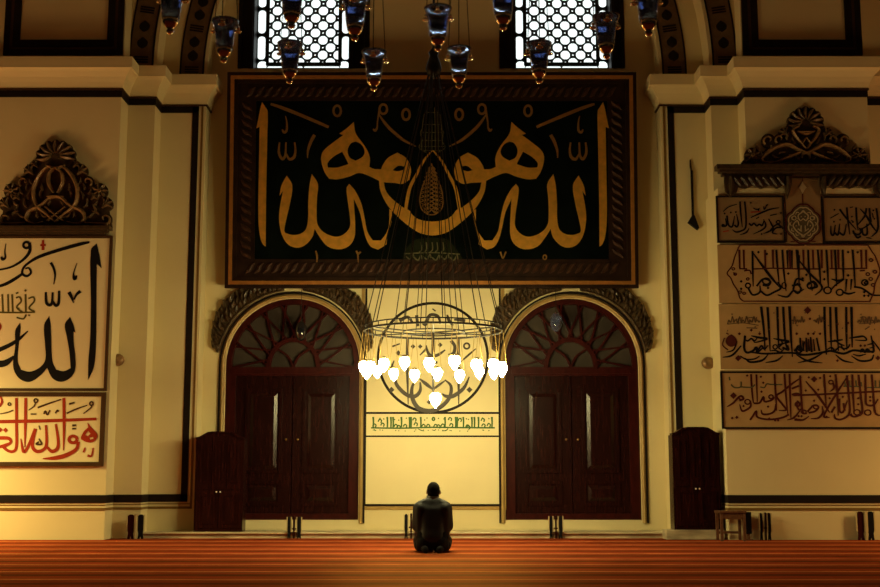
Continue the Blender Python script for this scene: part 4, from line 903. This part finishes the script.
for x, y, rr in ((515, 398, 26), (605, 400, 26), (296, 145, 18), (170, 352, 20), (15, 330, 18), (70, 395, 18)): ink.ring(RP, x, y, rr, rr * .85, 11, TR, **a)
for x, y in ((385, 225), (440, 350), (235, 345), (500, 465), (525, 465), (450, 450), (400, 150), (380, 100), (265, 90)): ink.dot(RP, x, y, 11, TL, **a)
ink.dot(RP, 150, 258, 28, TL, **a); ink.dot(RP, 178, 440, 14, TL, **a); ink.dot(RP, 140, 446, 12, TL, **a); ink.dot(RP, 155, 120, 26, TR, **a)
for x, y in ((85, 215), (190, 208), (110, 105), (205, 110), (285, 280), (290, 95), (155, 300), (525, 280), (525, 330), (625, 270), (625, 300), (395, 268), (25, 430), (50, 430), (260, 435)): ink.dot(RP, x, y, 11, TR, **a)
gn = MB()
S(gn, RP, TL, 9, [(130, 165), (160, 190), (210, 185), (215, 140)], [(215, 185), (300, 188), (330, 165)], [(375, 185), (410, 190), (430, 160), (470, 165), (560, 165)], [(115, 100), (120, 130)], **a)
S(gn, RP, TR, 9, [(400, 180), (550, 182)], [(410, 140), (420, 180)], [(450, 130), (452, 180)], [(505, 130), (510, 180)], [(550, 145), (552, 182)], [(600, 190), (713, 190)], [(670, 130), (672, 190)], [(705, 130), (706, 190)], **a)
build_inks('lettering', [(ink, 'maroon'), (gn, mat('dull_green_ink', (.09, .085, .035), .6))], o)
# crest over these panels with its long shelf and hanging carved brackets
cr_ = crest(RP, 804.5, 167.5, [(0, 0), (60, 0), (56, 6), (44, 12), (34, 24), (24, 32), (15, 40), (0, 46)], (0, 43, 17, 15),
            [(21, 33, 6, 'l'), (26, 27, 6, 'v'), (37, 26, 7, 'v'), (53, 11, 8, 'r'), (43, 9, 6, 'l'), (60, 3, 4, 'l')],
            [[(-4, 12, 2), (6, 16, 3.6), (18, 22, 4.2), (28, 20, 4), (38, 14, 4), (44, 6, 3.4), (34, 3, 3), (20, 8, 3.4), (4, 15, 3)], [(2, 20, 2), (9, 28, 3.8), (13, 36, 3.6), (7, 40, 2)], [(0, 28, 2), (4, 22, 3), (0, 17, 2)], [(-6, 34, 2.4), (6, 34, 2.4)], [(14, 3, 2), (30, 1.5, 3), (50, 2, 2.4)]],
            [(12, 26, 60, 7), (18, 30, 100, 7), (30, 10, 20, 8), (24, 13, 160, 7), (48, 20, 60, 6), (33, 19, 45, 6), (8, 8, 40, 6), (3, 10, 90, 6), (14, 12, 0, 6), (46, 4, 20, 7)],
            'carved dark wood crest of twining scrolls above the tan panels, right pier')
shelf(RP, 714.5, 893, 167, 177, cr_)
br = MB()
for s_ in (-1, 1):
    def bx(x, y): return (804 + s_ * (x - 804), y)
    br.pg(RP, [[bx(723, 176), bx(790, 176), bx(790, 186), bx(786, 200), bx(782.5, 186), bx(776, 190), bx(768, 187), bx(760, 190), bx(752, 187), bx(744, 190), bx(737, 188), bx(735, 194), bx(729, 198), bx(724, 192)]], h0=.05, h1=.10, sm=2)
    for i in range(7): br.st(RP, [(*bx(739 + i * 7.2, 188), 1), (*bx(736 + i * 7.2, 183), 5), (*bx(732 + i * 7.2, 179), 2)], h0=.09, h1=.14, dome=True)
    for x in (729, 785.5): br.st(RP, [(*bx(x, 178), 3), (*bx(x + 1, 186), 6), (*bx(x, 196), 2)], h0=.09, h1=.15, dome=True)
br.build('hanging_brackets', 'carved', cr_)

# ------------------------------------------------------------------ small fittings on the piers
hp = Plane((0, YB, 0))
o = thing('hanging_rod', hp.pt(*hp.loc(693, 228)), 'long thin black rod with a flared foot hung on the right pier', 'rod')
p0, p1 = hp.loc(691.2, 171), hp.loc(692.6, 219)
MB().tube([hp.pt(*p0, .035), hp.pt(*p1, .035)], .022, 8).build('rod', 'ink', o)
MB().sl(hp, [(*hp.loc(690, 160), .018), (*hp.loc(690.3, 166), .03), (*hp.loc(691.2, 172), .02)], -.003, .03).build('hook', 'brown', o)
MB().pg(hp, [[(691.5, 216), (693.8, 216), (698.5, 228.5), (697, 230.5), (687.3, 223)]], h0=0, h1=.07, sm=0).build('flared_foot', 'ink', o)
for px, py, Yp, lbl in ((119, 360.5, YM, 'small round brown knob on the left pier beside the black calligraphy'), (707, 363.5, YB, 'small round brown knob on the right pier beside the tan panels')):
    p = at_y(px, py, Yp); o = thing('wall_knob', p, lbl, 'knob', 'wall knobs on the two piers')
    MB().tube([p, p + Vector((0, -.05, 0))], .06, 12).build('rosette', 'brown', o)
    MB().ball(p + Vector((0, -.09, 0)), (.115, .08, .105)).build('knob', 'carvedlit', o, smooth=True)

# ------------------------------------------------------------------ cabinets standing on the ledge
def cabinet(x0, x1, ytop, label, xo, z0=.102, yf=-.78):
    ybk = yf + .36
    A0, A1 = at_y(x0, 480, yf).x, at_y(x1, 480, yf).x; zt = at_y(218, ytop, yf).z; zs = zt - .10
    o = thing('cabinet', ((A0 + A1) / 2, yf + .2, z0), label, 'cabinet', 'wooden cabinets at the wall foot'); pl = Plane((0, yf + .03, 0)); cx = (A0 + A1) / 2; hw = (A1 - A0) / 2
    top = [(A0, z0), (A1, z0), (A1, zs)] + [(cx + hw * (1 - t / 12 * 2), zs + .10 * (.5 - .5 * math.cos(math.pi * min(1, 1.6 * (1 - abs(1 - t / 6)))))) for t in range(1, 12)] + [(A0, zs)]
    MB().pl_(pl, [top], -(ybk - yf - .03), 0).build('body', 'wood', o)
    cp = [(x, z + .012, .03) for x, z in top[2:]]; MB().sl(pl, cp, -.2, .03, n=1).build('top_moulding', 'wood', o)
    dz = z0 + (zt - z0) * .42
    for s_ in (-1, 1):
        a0, a1 = sorted((cx + s_ * .006, cx + s_ * (hw - .03)))
        d_ = MB().pbox(pl, a0, a1, z0 + .06, dz - .01, 0, .02).frame(pl, a0 + .05, a1 - .05, z0 + .13, dz - .07, .025, .02, .034).build('door', 'wood', o)
        kn = pl.pt(cx + s_ * .03, dz - .06 + .03, .04); lab(MB().ball(kn, .014).build('knob', 'white', d_, smooth=True), 'small white knob')
    for q in range(3):
        a0 = A0 + .03 + (A1 - A0 - .06) * q / 3; a1 = a0 + (A1 - A0 - .06) / 3
        up = zs - .02 if q != 1 else zs + .04
        MB().pbox(pl, a0 + .006, a1 - .006, dz + .01, up, 0, .014).frame(pl, a0 + .05, a1 - .05, dz + .12, up - .05, .03, .014, .03).build('upper_panel', 'wood2' if xo else 'wood', o)
    return o
cabinet(194.5, 243, 433, 'tall dark wooden cabinet with arched top beside the left door', False)
cabinet(673.5, 721.2, 428.5, 'tall dark wooden cabinet with arched top at the right pier corner', False, .152, -1.16)
trim(MB().bbox(3.72, 4.64, -1.24, -.87, 0, .15, .008), 'marble')

# small table beside the right cabinet
p = at_z(731.5, 538, 0); YT = -1.62
tx0, tx1 = at_y(718, 520, YT).x, at_y(745, 520, YT).x; tz = at_y(731, 511, YT - .15).z
o = thing('side_table', ((tx0 + tx1) / 2, YT + .1, 0), 'small low brown wooden table beside the right cabinet', 'table')
MB().bbox(tx0, tx1, YT - .12, YT + .26, tz - .035, tz, .008).build('tabletop', 'table', o)
for x in (tx0 + .035, tx1 - .035):
    for y in (YT - .085, YT + .225): MB().bbox(x - .022, x + .022, y - .022, y + .022, 0, tz - .03, .005).build('leg', 'table', o)
for y in (YT - .10, YT + .22): MB().box(tx0 + .05, tx1 - .05, y, y + .02, tz - .13, tz - .035).build('apron', 'table', o)
MB().box(tx0 + .03, tx1 - .03, YT + .214, YT + .236, .10, .14).build('stretcher', 'table', o)

# folded book stands leaning upright along the wall foot
def bookstand(px0, px1, ytop, Y, z0, label, var):
    a0, a1 = at_y(px0, 525, Y).x, at_y(px1, 525, Y).x; zt = at_y(px0, ytop, Y).z; W = a1 - a0; pl = Plane((0, Y, 0))
    o = thing('book_stand', ((a0 + a1) / 2, Y, z0), label, 'book stand', 'folded book stands along the wall foot'); h = zt - z0
    if var == 0:      # two carved leaves set wide, pale post between
        sp = ((0, .40, 'wood2'), (.64, 1.0, 'ink')); post = (.44, .58)
    else: sp = ((0, .24, 'ink'), (.72, 1.0, 'ink')); post = (.42, .56)
    for f0, f1, m in sp:
        x0, x1 = a0 + W * f0, a0 + W * f1; w_ = x1 - x0
        lf = [(x0, z0 + .0), (x0 + w_ * .35, z0), (x0 + w_ * .5, z0 + h * .12), (x0 + w_ * .65, z0), (x1, z0), (x1 - w_ * .12, z0 + h * .22), (x1, z0 + h * .36), (x1, zt - h * .06), (x1 - w_ * .3, zt), (x0 + w_ * .3, zt), (x0, zt - h * .06), (x0, z0 + h * .36), (x0 + w_ * .12, z0 + h * .22)]
        l_ = MB().pl_(pl, [lf], -.03, .0).build('leaf', m, o)
        MB().sl(pl, [(x0 - .008, z0 + h * .3, .014), (x0 - .008, zt, .014)], -.03, .006, n=1).sl(pl, [(x1 + .008, z0 + h * .3, .014), (x1 + .008, zt, .014)], -.03, .006, n=1).build('pale_edge', 'white_post', l_)
    MB().bbox(a0 + W * post[0], a0 + W * post[1], Y - .03, Y + .04, z0, zt + .01, .006).build('post', 'white_post' if var == 0 else 'wood', o)
    MB().tube([(a0 - .01, Y + .015, z0 + h * .45), (a1 + .01, Y + .015, z0 + h * .45)], .012, 8).build('hinge', 'brown', o)
    return o
bookstand(127.5, 143.5, 514.5, -1.02, 0, 'pale-posted folded book stand at the foot of the left pier', 0)
bookstand(287.5, 301, 517, -.90, 0, 'narrow black folded book stand in front of the left door', 1)
bookstand(404.5, 418, 514, -.90, 0, 'black folded book stand partly hidden behind the kneeling man', 1)
bookstand(549.5, 562.5, 516, -.90, 0, 'narrow black folded book stand in front of the right door', 1)
bookstand(760, 771, 513, -1.42, 0, 'folded book stand on the carpet just right of the small table', 1)
bookstand(857.5, 874, 511.5, -1.42, 0, 'pale-posted folded book stand at the far right edge', 0)
pa_ = at_y(748, 520, -1.45)
o = thing('book_holder', (pa_.x, -1.42, 0), 'slim black upright holder right beside the small table', 'holder')
MB().bbox(pa_.x - .045, pa_.x + .045, -1.50, -1.40, .10, .44, .012).build('board', 'ink', o); MB().box(pa_.x - .02, pa_.x + .02, -1.47, -1.44, 0, .11).box(pa_.x - .06, pa_.x + .06, -1.50, -1.40, 0, .02).build('foot', 'table', o)

# ------------------------------------------------------------------ lit ring chandelier
CY = -3.4; cc = at_y(433.5, 331, CY); cc.y = CY; Rg = 69.5 * (CY - CAM.y) / F * 1.0
zb_ = at_y(433, 369, CY).z; zhub = at_y(435, 64, CY).z
ch = thing('ring_chandelier', (cc.x, CY, zb_), 'large iron ring chandelier with glowing lamps hanging before the roundel', 'chandelier')
rg = MB().torus((cc.x, CY, cc.z), Rg, .016, 72, 6).torus((cc.x, CY, cc.z + .07), Rg * .99, .010, 72, 6)
for i in range(36):
    t = 2 * math.pi * i / 36; p = Vector((cc.x + Rg * math.cos(t), CY + Rg * math.sin(t), cc.z)); rg.tube([p, p + Vector((0, 0, .07))], .006, 4)
rg.build('ring', 'iron', ch)
rg = MB().torus((cc.x, CY, cc.z - .02), Rg * .45, .012, 48, 6)
for i in range(6):
    t = 2 * math.pi * (i + .5) / 6; rg.tube([(cc.x + Rg * .45 * math.cos(t), CY + Rg * .45 * math.sin(t), cc.z - .02), (cc.x + Rg * math.cos(t), CY + Rg * math.sin(t), cc.z)], .009, 5)
    rg.tube([(cc.x, CY, cc.z - .02), (cc.x + Rg * .45 * math.cos(t), CY + Rg * .45 * math.sin(t), cc.z - .02)], .008, 5)
rg.build('inner_ring', 'iron', ch)
hb = MB().lathe((cc.x, CY, zhub - .22), [(.02, 0), (.09, .05), (.12, .14), (.10, .24), (.06, .34), (.08, .40), (.03, .46), (.02, .5)], 14); hb.build('hub', 'iron', ch, smooth=True)
MB().tube([(cc.x, CY, zhub + .2), (cc.x, CY, 12.6)], .02, 8).build('suspension_rod', 'iron', ch)
for i in range(12):
    t = 2 * math.pi * (i + .25) / 12
    MB().tube([(cc.x + .08 * math.cos(t), CY + .08 * math.sin(t), zhub - .15), (cc.x + Rg * math.cos(t), CY + Rg * math.sin(t), cc.z + .07)], .0075, 5).build('cable', 'iron', ch)
for i in range(6):
    t = 2 * math.pi * (i + .1) / 6
    MB().tube([(cc.x + .05 * math.cos(t), CY + .05 * math.sin(t), zhub - .18), (cc.x + Rg * .45 * math.cos(t), CY + Rg * .45 * math.sin(t), cc.z - .02)], .006, 5).build('cable', 'iron', ch)
zc_ = at_y(435, 399, CY).z
MB().tube([(cc.x, CY, cc.z - .02), (cc.x, CY, zc_ + .1)], .011, 6).build('centre_stem', 'iron', ch)
BPROF = [(.005, -.115), (.022, -.095), (.048, -.060), (.070, -.015), (.076, .020), (.066, .050), (.046, .070), (.040, .076)]
def bulb(x, y, z, s=1.0):
    g_ = MB().lathe((x, y, z), [(r * s, h * s) for r, h in BPROF], 12).build('lamp_glass', 'lampglass', ch, smooth=True); return g_
bulb(cc.x + .03, CY, zc_, 1.12)
for i in range(18):
    t = 2 * math.pi * (i + .35) / 18; x, y = cc.x + Rg * math.cos(t), CY + Rg * math.sin(t); s_ = 1 + .06 * math.sin(i * 5.1)
    gb = bulb(x, y, zb_ + .02 * math.sin(i * 3.7), s_)
    wv = MB()
    MB().lathe((x, y, zb_ + .02 * math.sin(i * 3.7) + .076), [(.058, 0), (.060, .006), (.04, .022), (.012, .034)], 12).build('added_light_cap', 'brass', gb)  # added opaque cap, keeps the lamp's light off the upper walls
    for e in (-1, 1): wv.tube([(x + e * .065, y, zb_ + .07), (x + e * .02, y, cc.z - .01)], .004, 4)
    wv.build('lamp_wires', 'brass', gb)

# ------------------------------------------------------------------ dark glass oil lamps hanging high in front
LPS = 1.12
LP = [(.012, -.150), (.020, -.135), (.016, -.122), (.040, -.108), (.056, -.075), (.062, -.03), (.066, .02), (.072, .060), (.090, .110), (.096, .125), (.088, .125), (.066, .065), (.058, .0), (.050, -.07), (.010, -.10)]
HZ = 6.0
def oil_lamp(loc, label):
    o = thing('hanging_oil_lamp', loc, label, 'lamp', 'unlit glass oil lamps in the near chandelier'); c = Vector(loc)
    MB().lathe(c, [(r_ * LPS, h_ * LPS) for r_, h_ in LP if h_ > -.11 and r_ > .02], 18).build('glass_cup', 'blueglass', o, smooth=True)
    MB().lathe(c, [(.006, -.20), (.022, -.192), (.030, -.175), (.020, -.158), (.038, -.145), (.056, -.118), (.060, -.09), (.050, -.078), (.02, -.075)], 14).build('lamp_foot', 'clear', o, smooth=True)
    for i in range(3):
        t = 2 * math.pi * i / 3 + .5; e = Vector((math.cos(t), math.sin(t), 0))
        hn = MB().torus(c + e * .105 + Vector((0, 0, .07)), .022, .008, 12, 6).ball(c + e * .105 + Vector((0, 0, .10)), .016, 8, 6).build('handle', 'clear', o, smooth=True)
        MB().tube([c + e * .105 + Vector((0, 0, .09)), Vector((c.x + e.x * .02, c.y + e.y * .02, HZ - .03))], .004, 4).build('wire', 'iron', hn)
    return o
NEARC = (-.18, -21 + 8.05)
ZL = 4.34
spots = [(171, 10, 'blue-white glass oil lamp hanging highest at the far left, before the left arch band'), (224.5, 40, 'glass oil lamp hanging left of the left window, beside the arch'), (290, 62, 'dark glass oil lamp hanging at the bottom of the left window'),
         (374, 70, 'glass oil lamp at the black panel top edge, right of the left window'), (459, 67, 'glass oil lamp hanging just right of the chandelier hub at the panel top'), (539, 62, 'glass oil lamp hanging at the bottom of the right window'),
         (606, 36, 'dark glass oil lamp hanging at the right border of the right window'), (648, 12, 'glass oil lamp hanging highest at right, left of the right arch band'),
         (292, 4, 'glass oil lamp half cut by the top of the view, over the left window middle'), (355, 17, 'large glass oil lamp hanging over the right border of the left window'), (438, 28, 'glass oil lamp hanging above the chandelier hub, between the windows'), (503, 6, 'dim glass oil lamp high at the left border of the right window')]
lampobjs = []; proto = None
for px, py, lb in spots:
    p = at_z(px, py - 2, ZL)
    if proto is None: proto = oil_lamp(p, lb)
    else:
        c = copy_thing(proto, p); c['label'] = lb
hoop = thing('lamp_hoop', (NEARC[0], NEARC[1], HZ - .1), 'iron double hoop carrying the near glass oil lamps', 'chandelier')
h_ = MB().torus((NEARC[0], NEARC[1], HZ), 1.72, .025, 72, 6).torus((NEARC[0], NEARC[1], HZ), .78, .02, 48, 6)
for i in range(6):
    t = math.pi * i / 3; h_.tube([(NEARC[0], NEARC[1], HZ), (NEARC[0] + 1.72 * math.cos(t), NEARC[1] + 1.72 * math.sin(t), HZ)], .014, 5)
h_.build('hoop', 'iron', hoop); MB().tube([(NEARC[0], NEARC[1], HZ), (NEARC[0], NEARC[1], 12.55)], .02, 6).build('suspension_rod', 'iron', hoop)
# two small dark glass lamps hung in front of the fanlights
for px, py, lb in ((301, 331, 'small dark glass lamp hanging in front of the left fanlight'), (556, 322, 'small bluish glass lamp hanging in front of the right fanlight')):
    p = at_y(px, py, -.25); o = thing('hanging_glass_lamp', p, lb, 'lamp', 'small glass lamps before the fanlights')
    MB().ball(p, (.10, .10, .17), 18, 14).build('glass_body', 'blueglass' if px > 400 else 'darkglass', o, smooth=True) if 'darkglass' in M or px > 400 else None
    if px < 400:
        M['darkglass'] = mat('smoked_glass', (.01, .01, .014), .08, spec=.8); MB().ball(p, (.10, .10, .17), 18, 14).build('glass_body', 'darkglass', o, smooth=True)
    MB().tube([p + Vector((0, 0, .14)), Vector((p.x, p.y, BOT - .015))], .005, 5).build('wire', 'iron', o)

# ------------------------------------------------------------------ kneeling man, seen from behind
def capsule_mesh(parts):
    mb = MB()
    for a, b, r0, r1 in parts:
        a, b = Vector(a), Vector(b); n = 8
        mb.tube([a + (b - a) * (i / n) for i in range(n + 1)], [r0 + (r1 - r0) * i / n for i in range(n + 1)], 14)
        mb.ball(a, r0 if not isinstance(r0, tuple) else r0, 14, 10); mb.ball(b, r1, 14, 10)
    return mb
def merged(name, mb, voxel, m, parent, smooth_it=6, f=None):
    me = bpy.data.meshes.new(name); base = Vector(); q = parent
    while q is not None: base += q.location; q = q.parent
    me.from_pydata([v - Vector((0, 0, 0)) for v in mb.v], [], mb.f)
    t = bpy.data.objects.new(name + '_raw', me); C.objects.link(t)
    rm = t.modifiers.new('r', 'REMESH'); rm.mode = 'VOXEL'; rm.voxel_size = voxel
    sm = t.modifiers.new('s', 'SMOOTH'); sm.iterations = smooth_it; sm.factor = .5
    dg = bpy.context.evaluated_depsgraph_get(); dg.update()
    ev = bpy.data.meshes.new_from_object(t.evaluated_get(dg)); bpy.data.objects.remove(t)
    ev.materials.clear(); ev.materials.append(M[m]); ev.shade_smooth(); ev.name = name
    o = bpy.data.objects.new(name, ev); C.objects.link(o); o.parent = parent; return o
mp_ = at_z(432.5, 552.5, 0)
man = thing('person', (mp_.x, mp_.y, 0), 'man in dark jacket kneeling on the carpet, seen from behind, head bowed', 'person')
arm = []; arm_c = []; legs = []; hands = []
for s_ in (-1, 1):
    arm += [((s_ * .185, .02, .58), (s_ * .205, .03, .34), .056, .050), ((s_ * .205, .03, .34), (s_ * .13, .27, .30), .048, .034)]
    legs += [((s_ * .10, -.02, .20), (s_ * .17, .42, .13), .105, .080), ((s_ * .17, .42, .10), (s_ * .125, -.04, .075), .062, .050), ((s_ * .125, -.04, .07), (s_ * .09, -.20, .045), .042, .032)]
    hx, hy, hz = s_ * .115, .31, .285
    hands += [((s_ * .13, .27, .298), (hx, hy + .03, hz), .026, .030), ((hx + s_ * .02, hy, hz), (hx + s_ * .02, hy + .05, hz - .01), .022, .018)]
    for q, (dx, ln) in enumerate(((-.030, .060), (-.010, .075), (.010, .070), (.030, .052))):
        b0 = Vector((hx + dx, hy + .05, hz - .004)); b1 = b0 + Vector((0, ln * .5, -.012)); b2 = b1 + Vector((0, ln * .45, -.026))
        hands += [(b0, b1, .0095, .0085), (b1, b2, .0085, .0070)]
    th = Vector((hx - s_ * .028, hy + .005, hz)); hands += [(th, th + Vector((-s_ * .022, .03, -.006)), .011, .0095), (th + Vector((-s_ * .022, .03, -.006)), th + Vector((-s_ * .018, .062, -.018)), .0095, .008)]
SEC = [(.10, .175, .13, -.02), (.20, .170, .14, -.02), (.30, .150, .13, -.005), (.40, .160, .12, .005), (.50, .180, .11, .015), (.57, .185, .10, .02), (.62, .160, .08, .03), (.66, .110, .070, .035), (.70, .062, .058, .045)]
def trunk(e, z0=0, z1=1):
    mb = MB(); vs = []; fs = []; n = 24; S_ = [q for q in SEC if z0 <= q[0] <= z1]
    for z, a_, b_, yc in S_:
        for i in range(n):
            t = 2 * math.pi * i / n; vs.append((math.copysign(abs(math.cos(t)) ** .85, math.cos(t)) * (a_ + e), yc + math.sin(t) * (b_ + e), z))
    for j in range(len(S_) - 1):
        for i in range(n): fs.append((j * n + i, j * n + (i + 1) % n, (j + 1) * n + (i + 1) % n, (j + 1) * n + i))
    fs += [tuple(range(n - 1, -1, -1)), tuple((len(S_) - 1) * n + i for i in range(n))]
    return mb.add(vs, fs)
hc = Vector((.012, .085, .800))
neck = [((0, .03, .64), (.008, .065, .735), .062, .056)]
head = MB(); head.ball(hc, (.076, .095, .108), 20, 16); head.ball(hc + Vector((0, .045, -.055)), (.052, .055, .055), 16, 12)
head.tube([hc + Vector((0, .088, .02)), hc + Vector((0, .115, -.03))], [.010, .017], 8)
head.ball(hc + Vector((0, .092, -.068)), (.024, .012, .009), 10, 8); head.ball(hc + Vector((0, .084, .028)), (.055, .016, .010), 10, 8)
for s_ in (-1, 1): head.ball(hc + Vector((s_ * .088, .005, -.015)), (.014, .022, .034), 10, 8)
bd = capsule_mesh(neck + arm + legs + hands); bd.add(head.v, head.f); tk = trunk(0); bd.add(tk.v, tk.f)
merged('body', bd, .0085, 'skin', man, 4)
inf = lambda parts, e: [(a, b, r0 + e, r1 + e) for a, b, r0, r1 in parts]
jk = inf(arm, .024) + [((s_ * .15, .0, .56), (s_ * .155, .0, .26), .095, .080) for s_ in (-1, 1)] + [((0, .03, .62), (0, .045, .655), .080, .062), ((-.155, .02, .585), (.155, .02, .585), .075, .075), ((-.03, .03, .665), (-.16, .02, .61), .07, .07), ((.03, .03, .665), (.16, .02, .61), .07, .07)]
jm = capsule_mesh(jk); tk = trunk(.022); jm.add(tk.v, tk.f)
for v in jm.v:
    if v.z < .115: v.z = .115 + (v.z - .115) * .12
jo = merged('jacket', jm, .011, 'jacket', man, 24)
tm = capsule_mesh(inf(legs[:2] + legs[3:5], .016) + [((-.09, -.05, .13), (.09, -.05, .13), .125, .125), ((-.145, -.06, .085), (.145, -.06, .085), .075, .075), ((-.165, .02, .09), (-.185, .40, .10), .08, .075), ((.165, .02, .09), (.185, .40, .10), .08, .075)])
for v in tm.v: v.z = max(v.z, .006)
merged('trousers', tm, .011, 'trousers', man, 6)
for s_ in (-1, 1):
    sk = capsule_mesh([((s_ * .125, -.04, .075), (s_ * .09, -.20, .047), .056, .044), ((s_ * .09, -.20, .045), (s_ * .08, -.215, .036), .044, .034)])
    for v in sk.v: v.z = max(v.z, .004)
    merged('sock', sk, .009, 'trousers', man, 4)
tg = MB().ball((.02, -.238, .03), (.014, .006, .010), 8, 6); lab(tg.build('sock_label', 'sock', None), 'small pale label')
t_ = bpy.data.objects['sock_label']; t_.parent = man; t_.location = (0, 0, 0) if False else t_.location
hr = MB(); hr.ball(hc + Vector((0, -.010, .016)), (.089, .100, .108), 22, 16); hr.ball(hc + Vector((0, -.045, -.035)), (.080, .064, .066), 16, 12)
for v in hr.v:
    if v.y > hc.y + .06: v.z = max(v.z, hc.z + .055)
merged('hair', hr, .008, 'hair', man, 3)
cm = MB(); n = 18
for i in range(n): pass
cm.torus((.004, .055, .728), .064, .022, 28, 8)
for v in cm.v: v.z += (v.y - .055) * .2
co = cm.build('collar', 'collar', None, smooth=True); co.parent = man
lab(co, 'grey collar')
for s_ in (-1, 1):
    e_ = MB().ball(hc + Vector((s_ * .030, .084, .010)), .011, 10, 8).build('eye', 'white', None, smooth=True); e_.parent = man
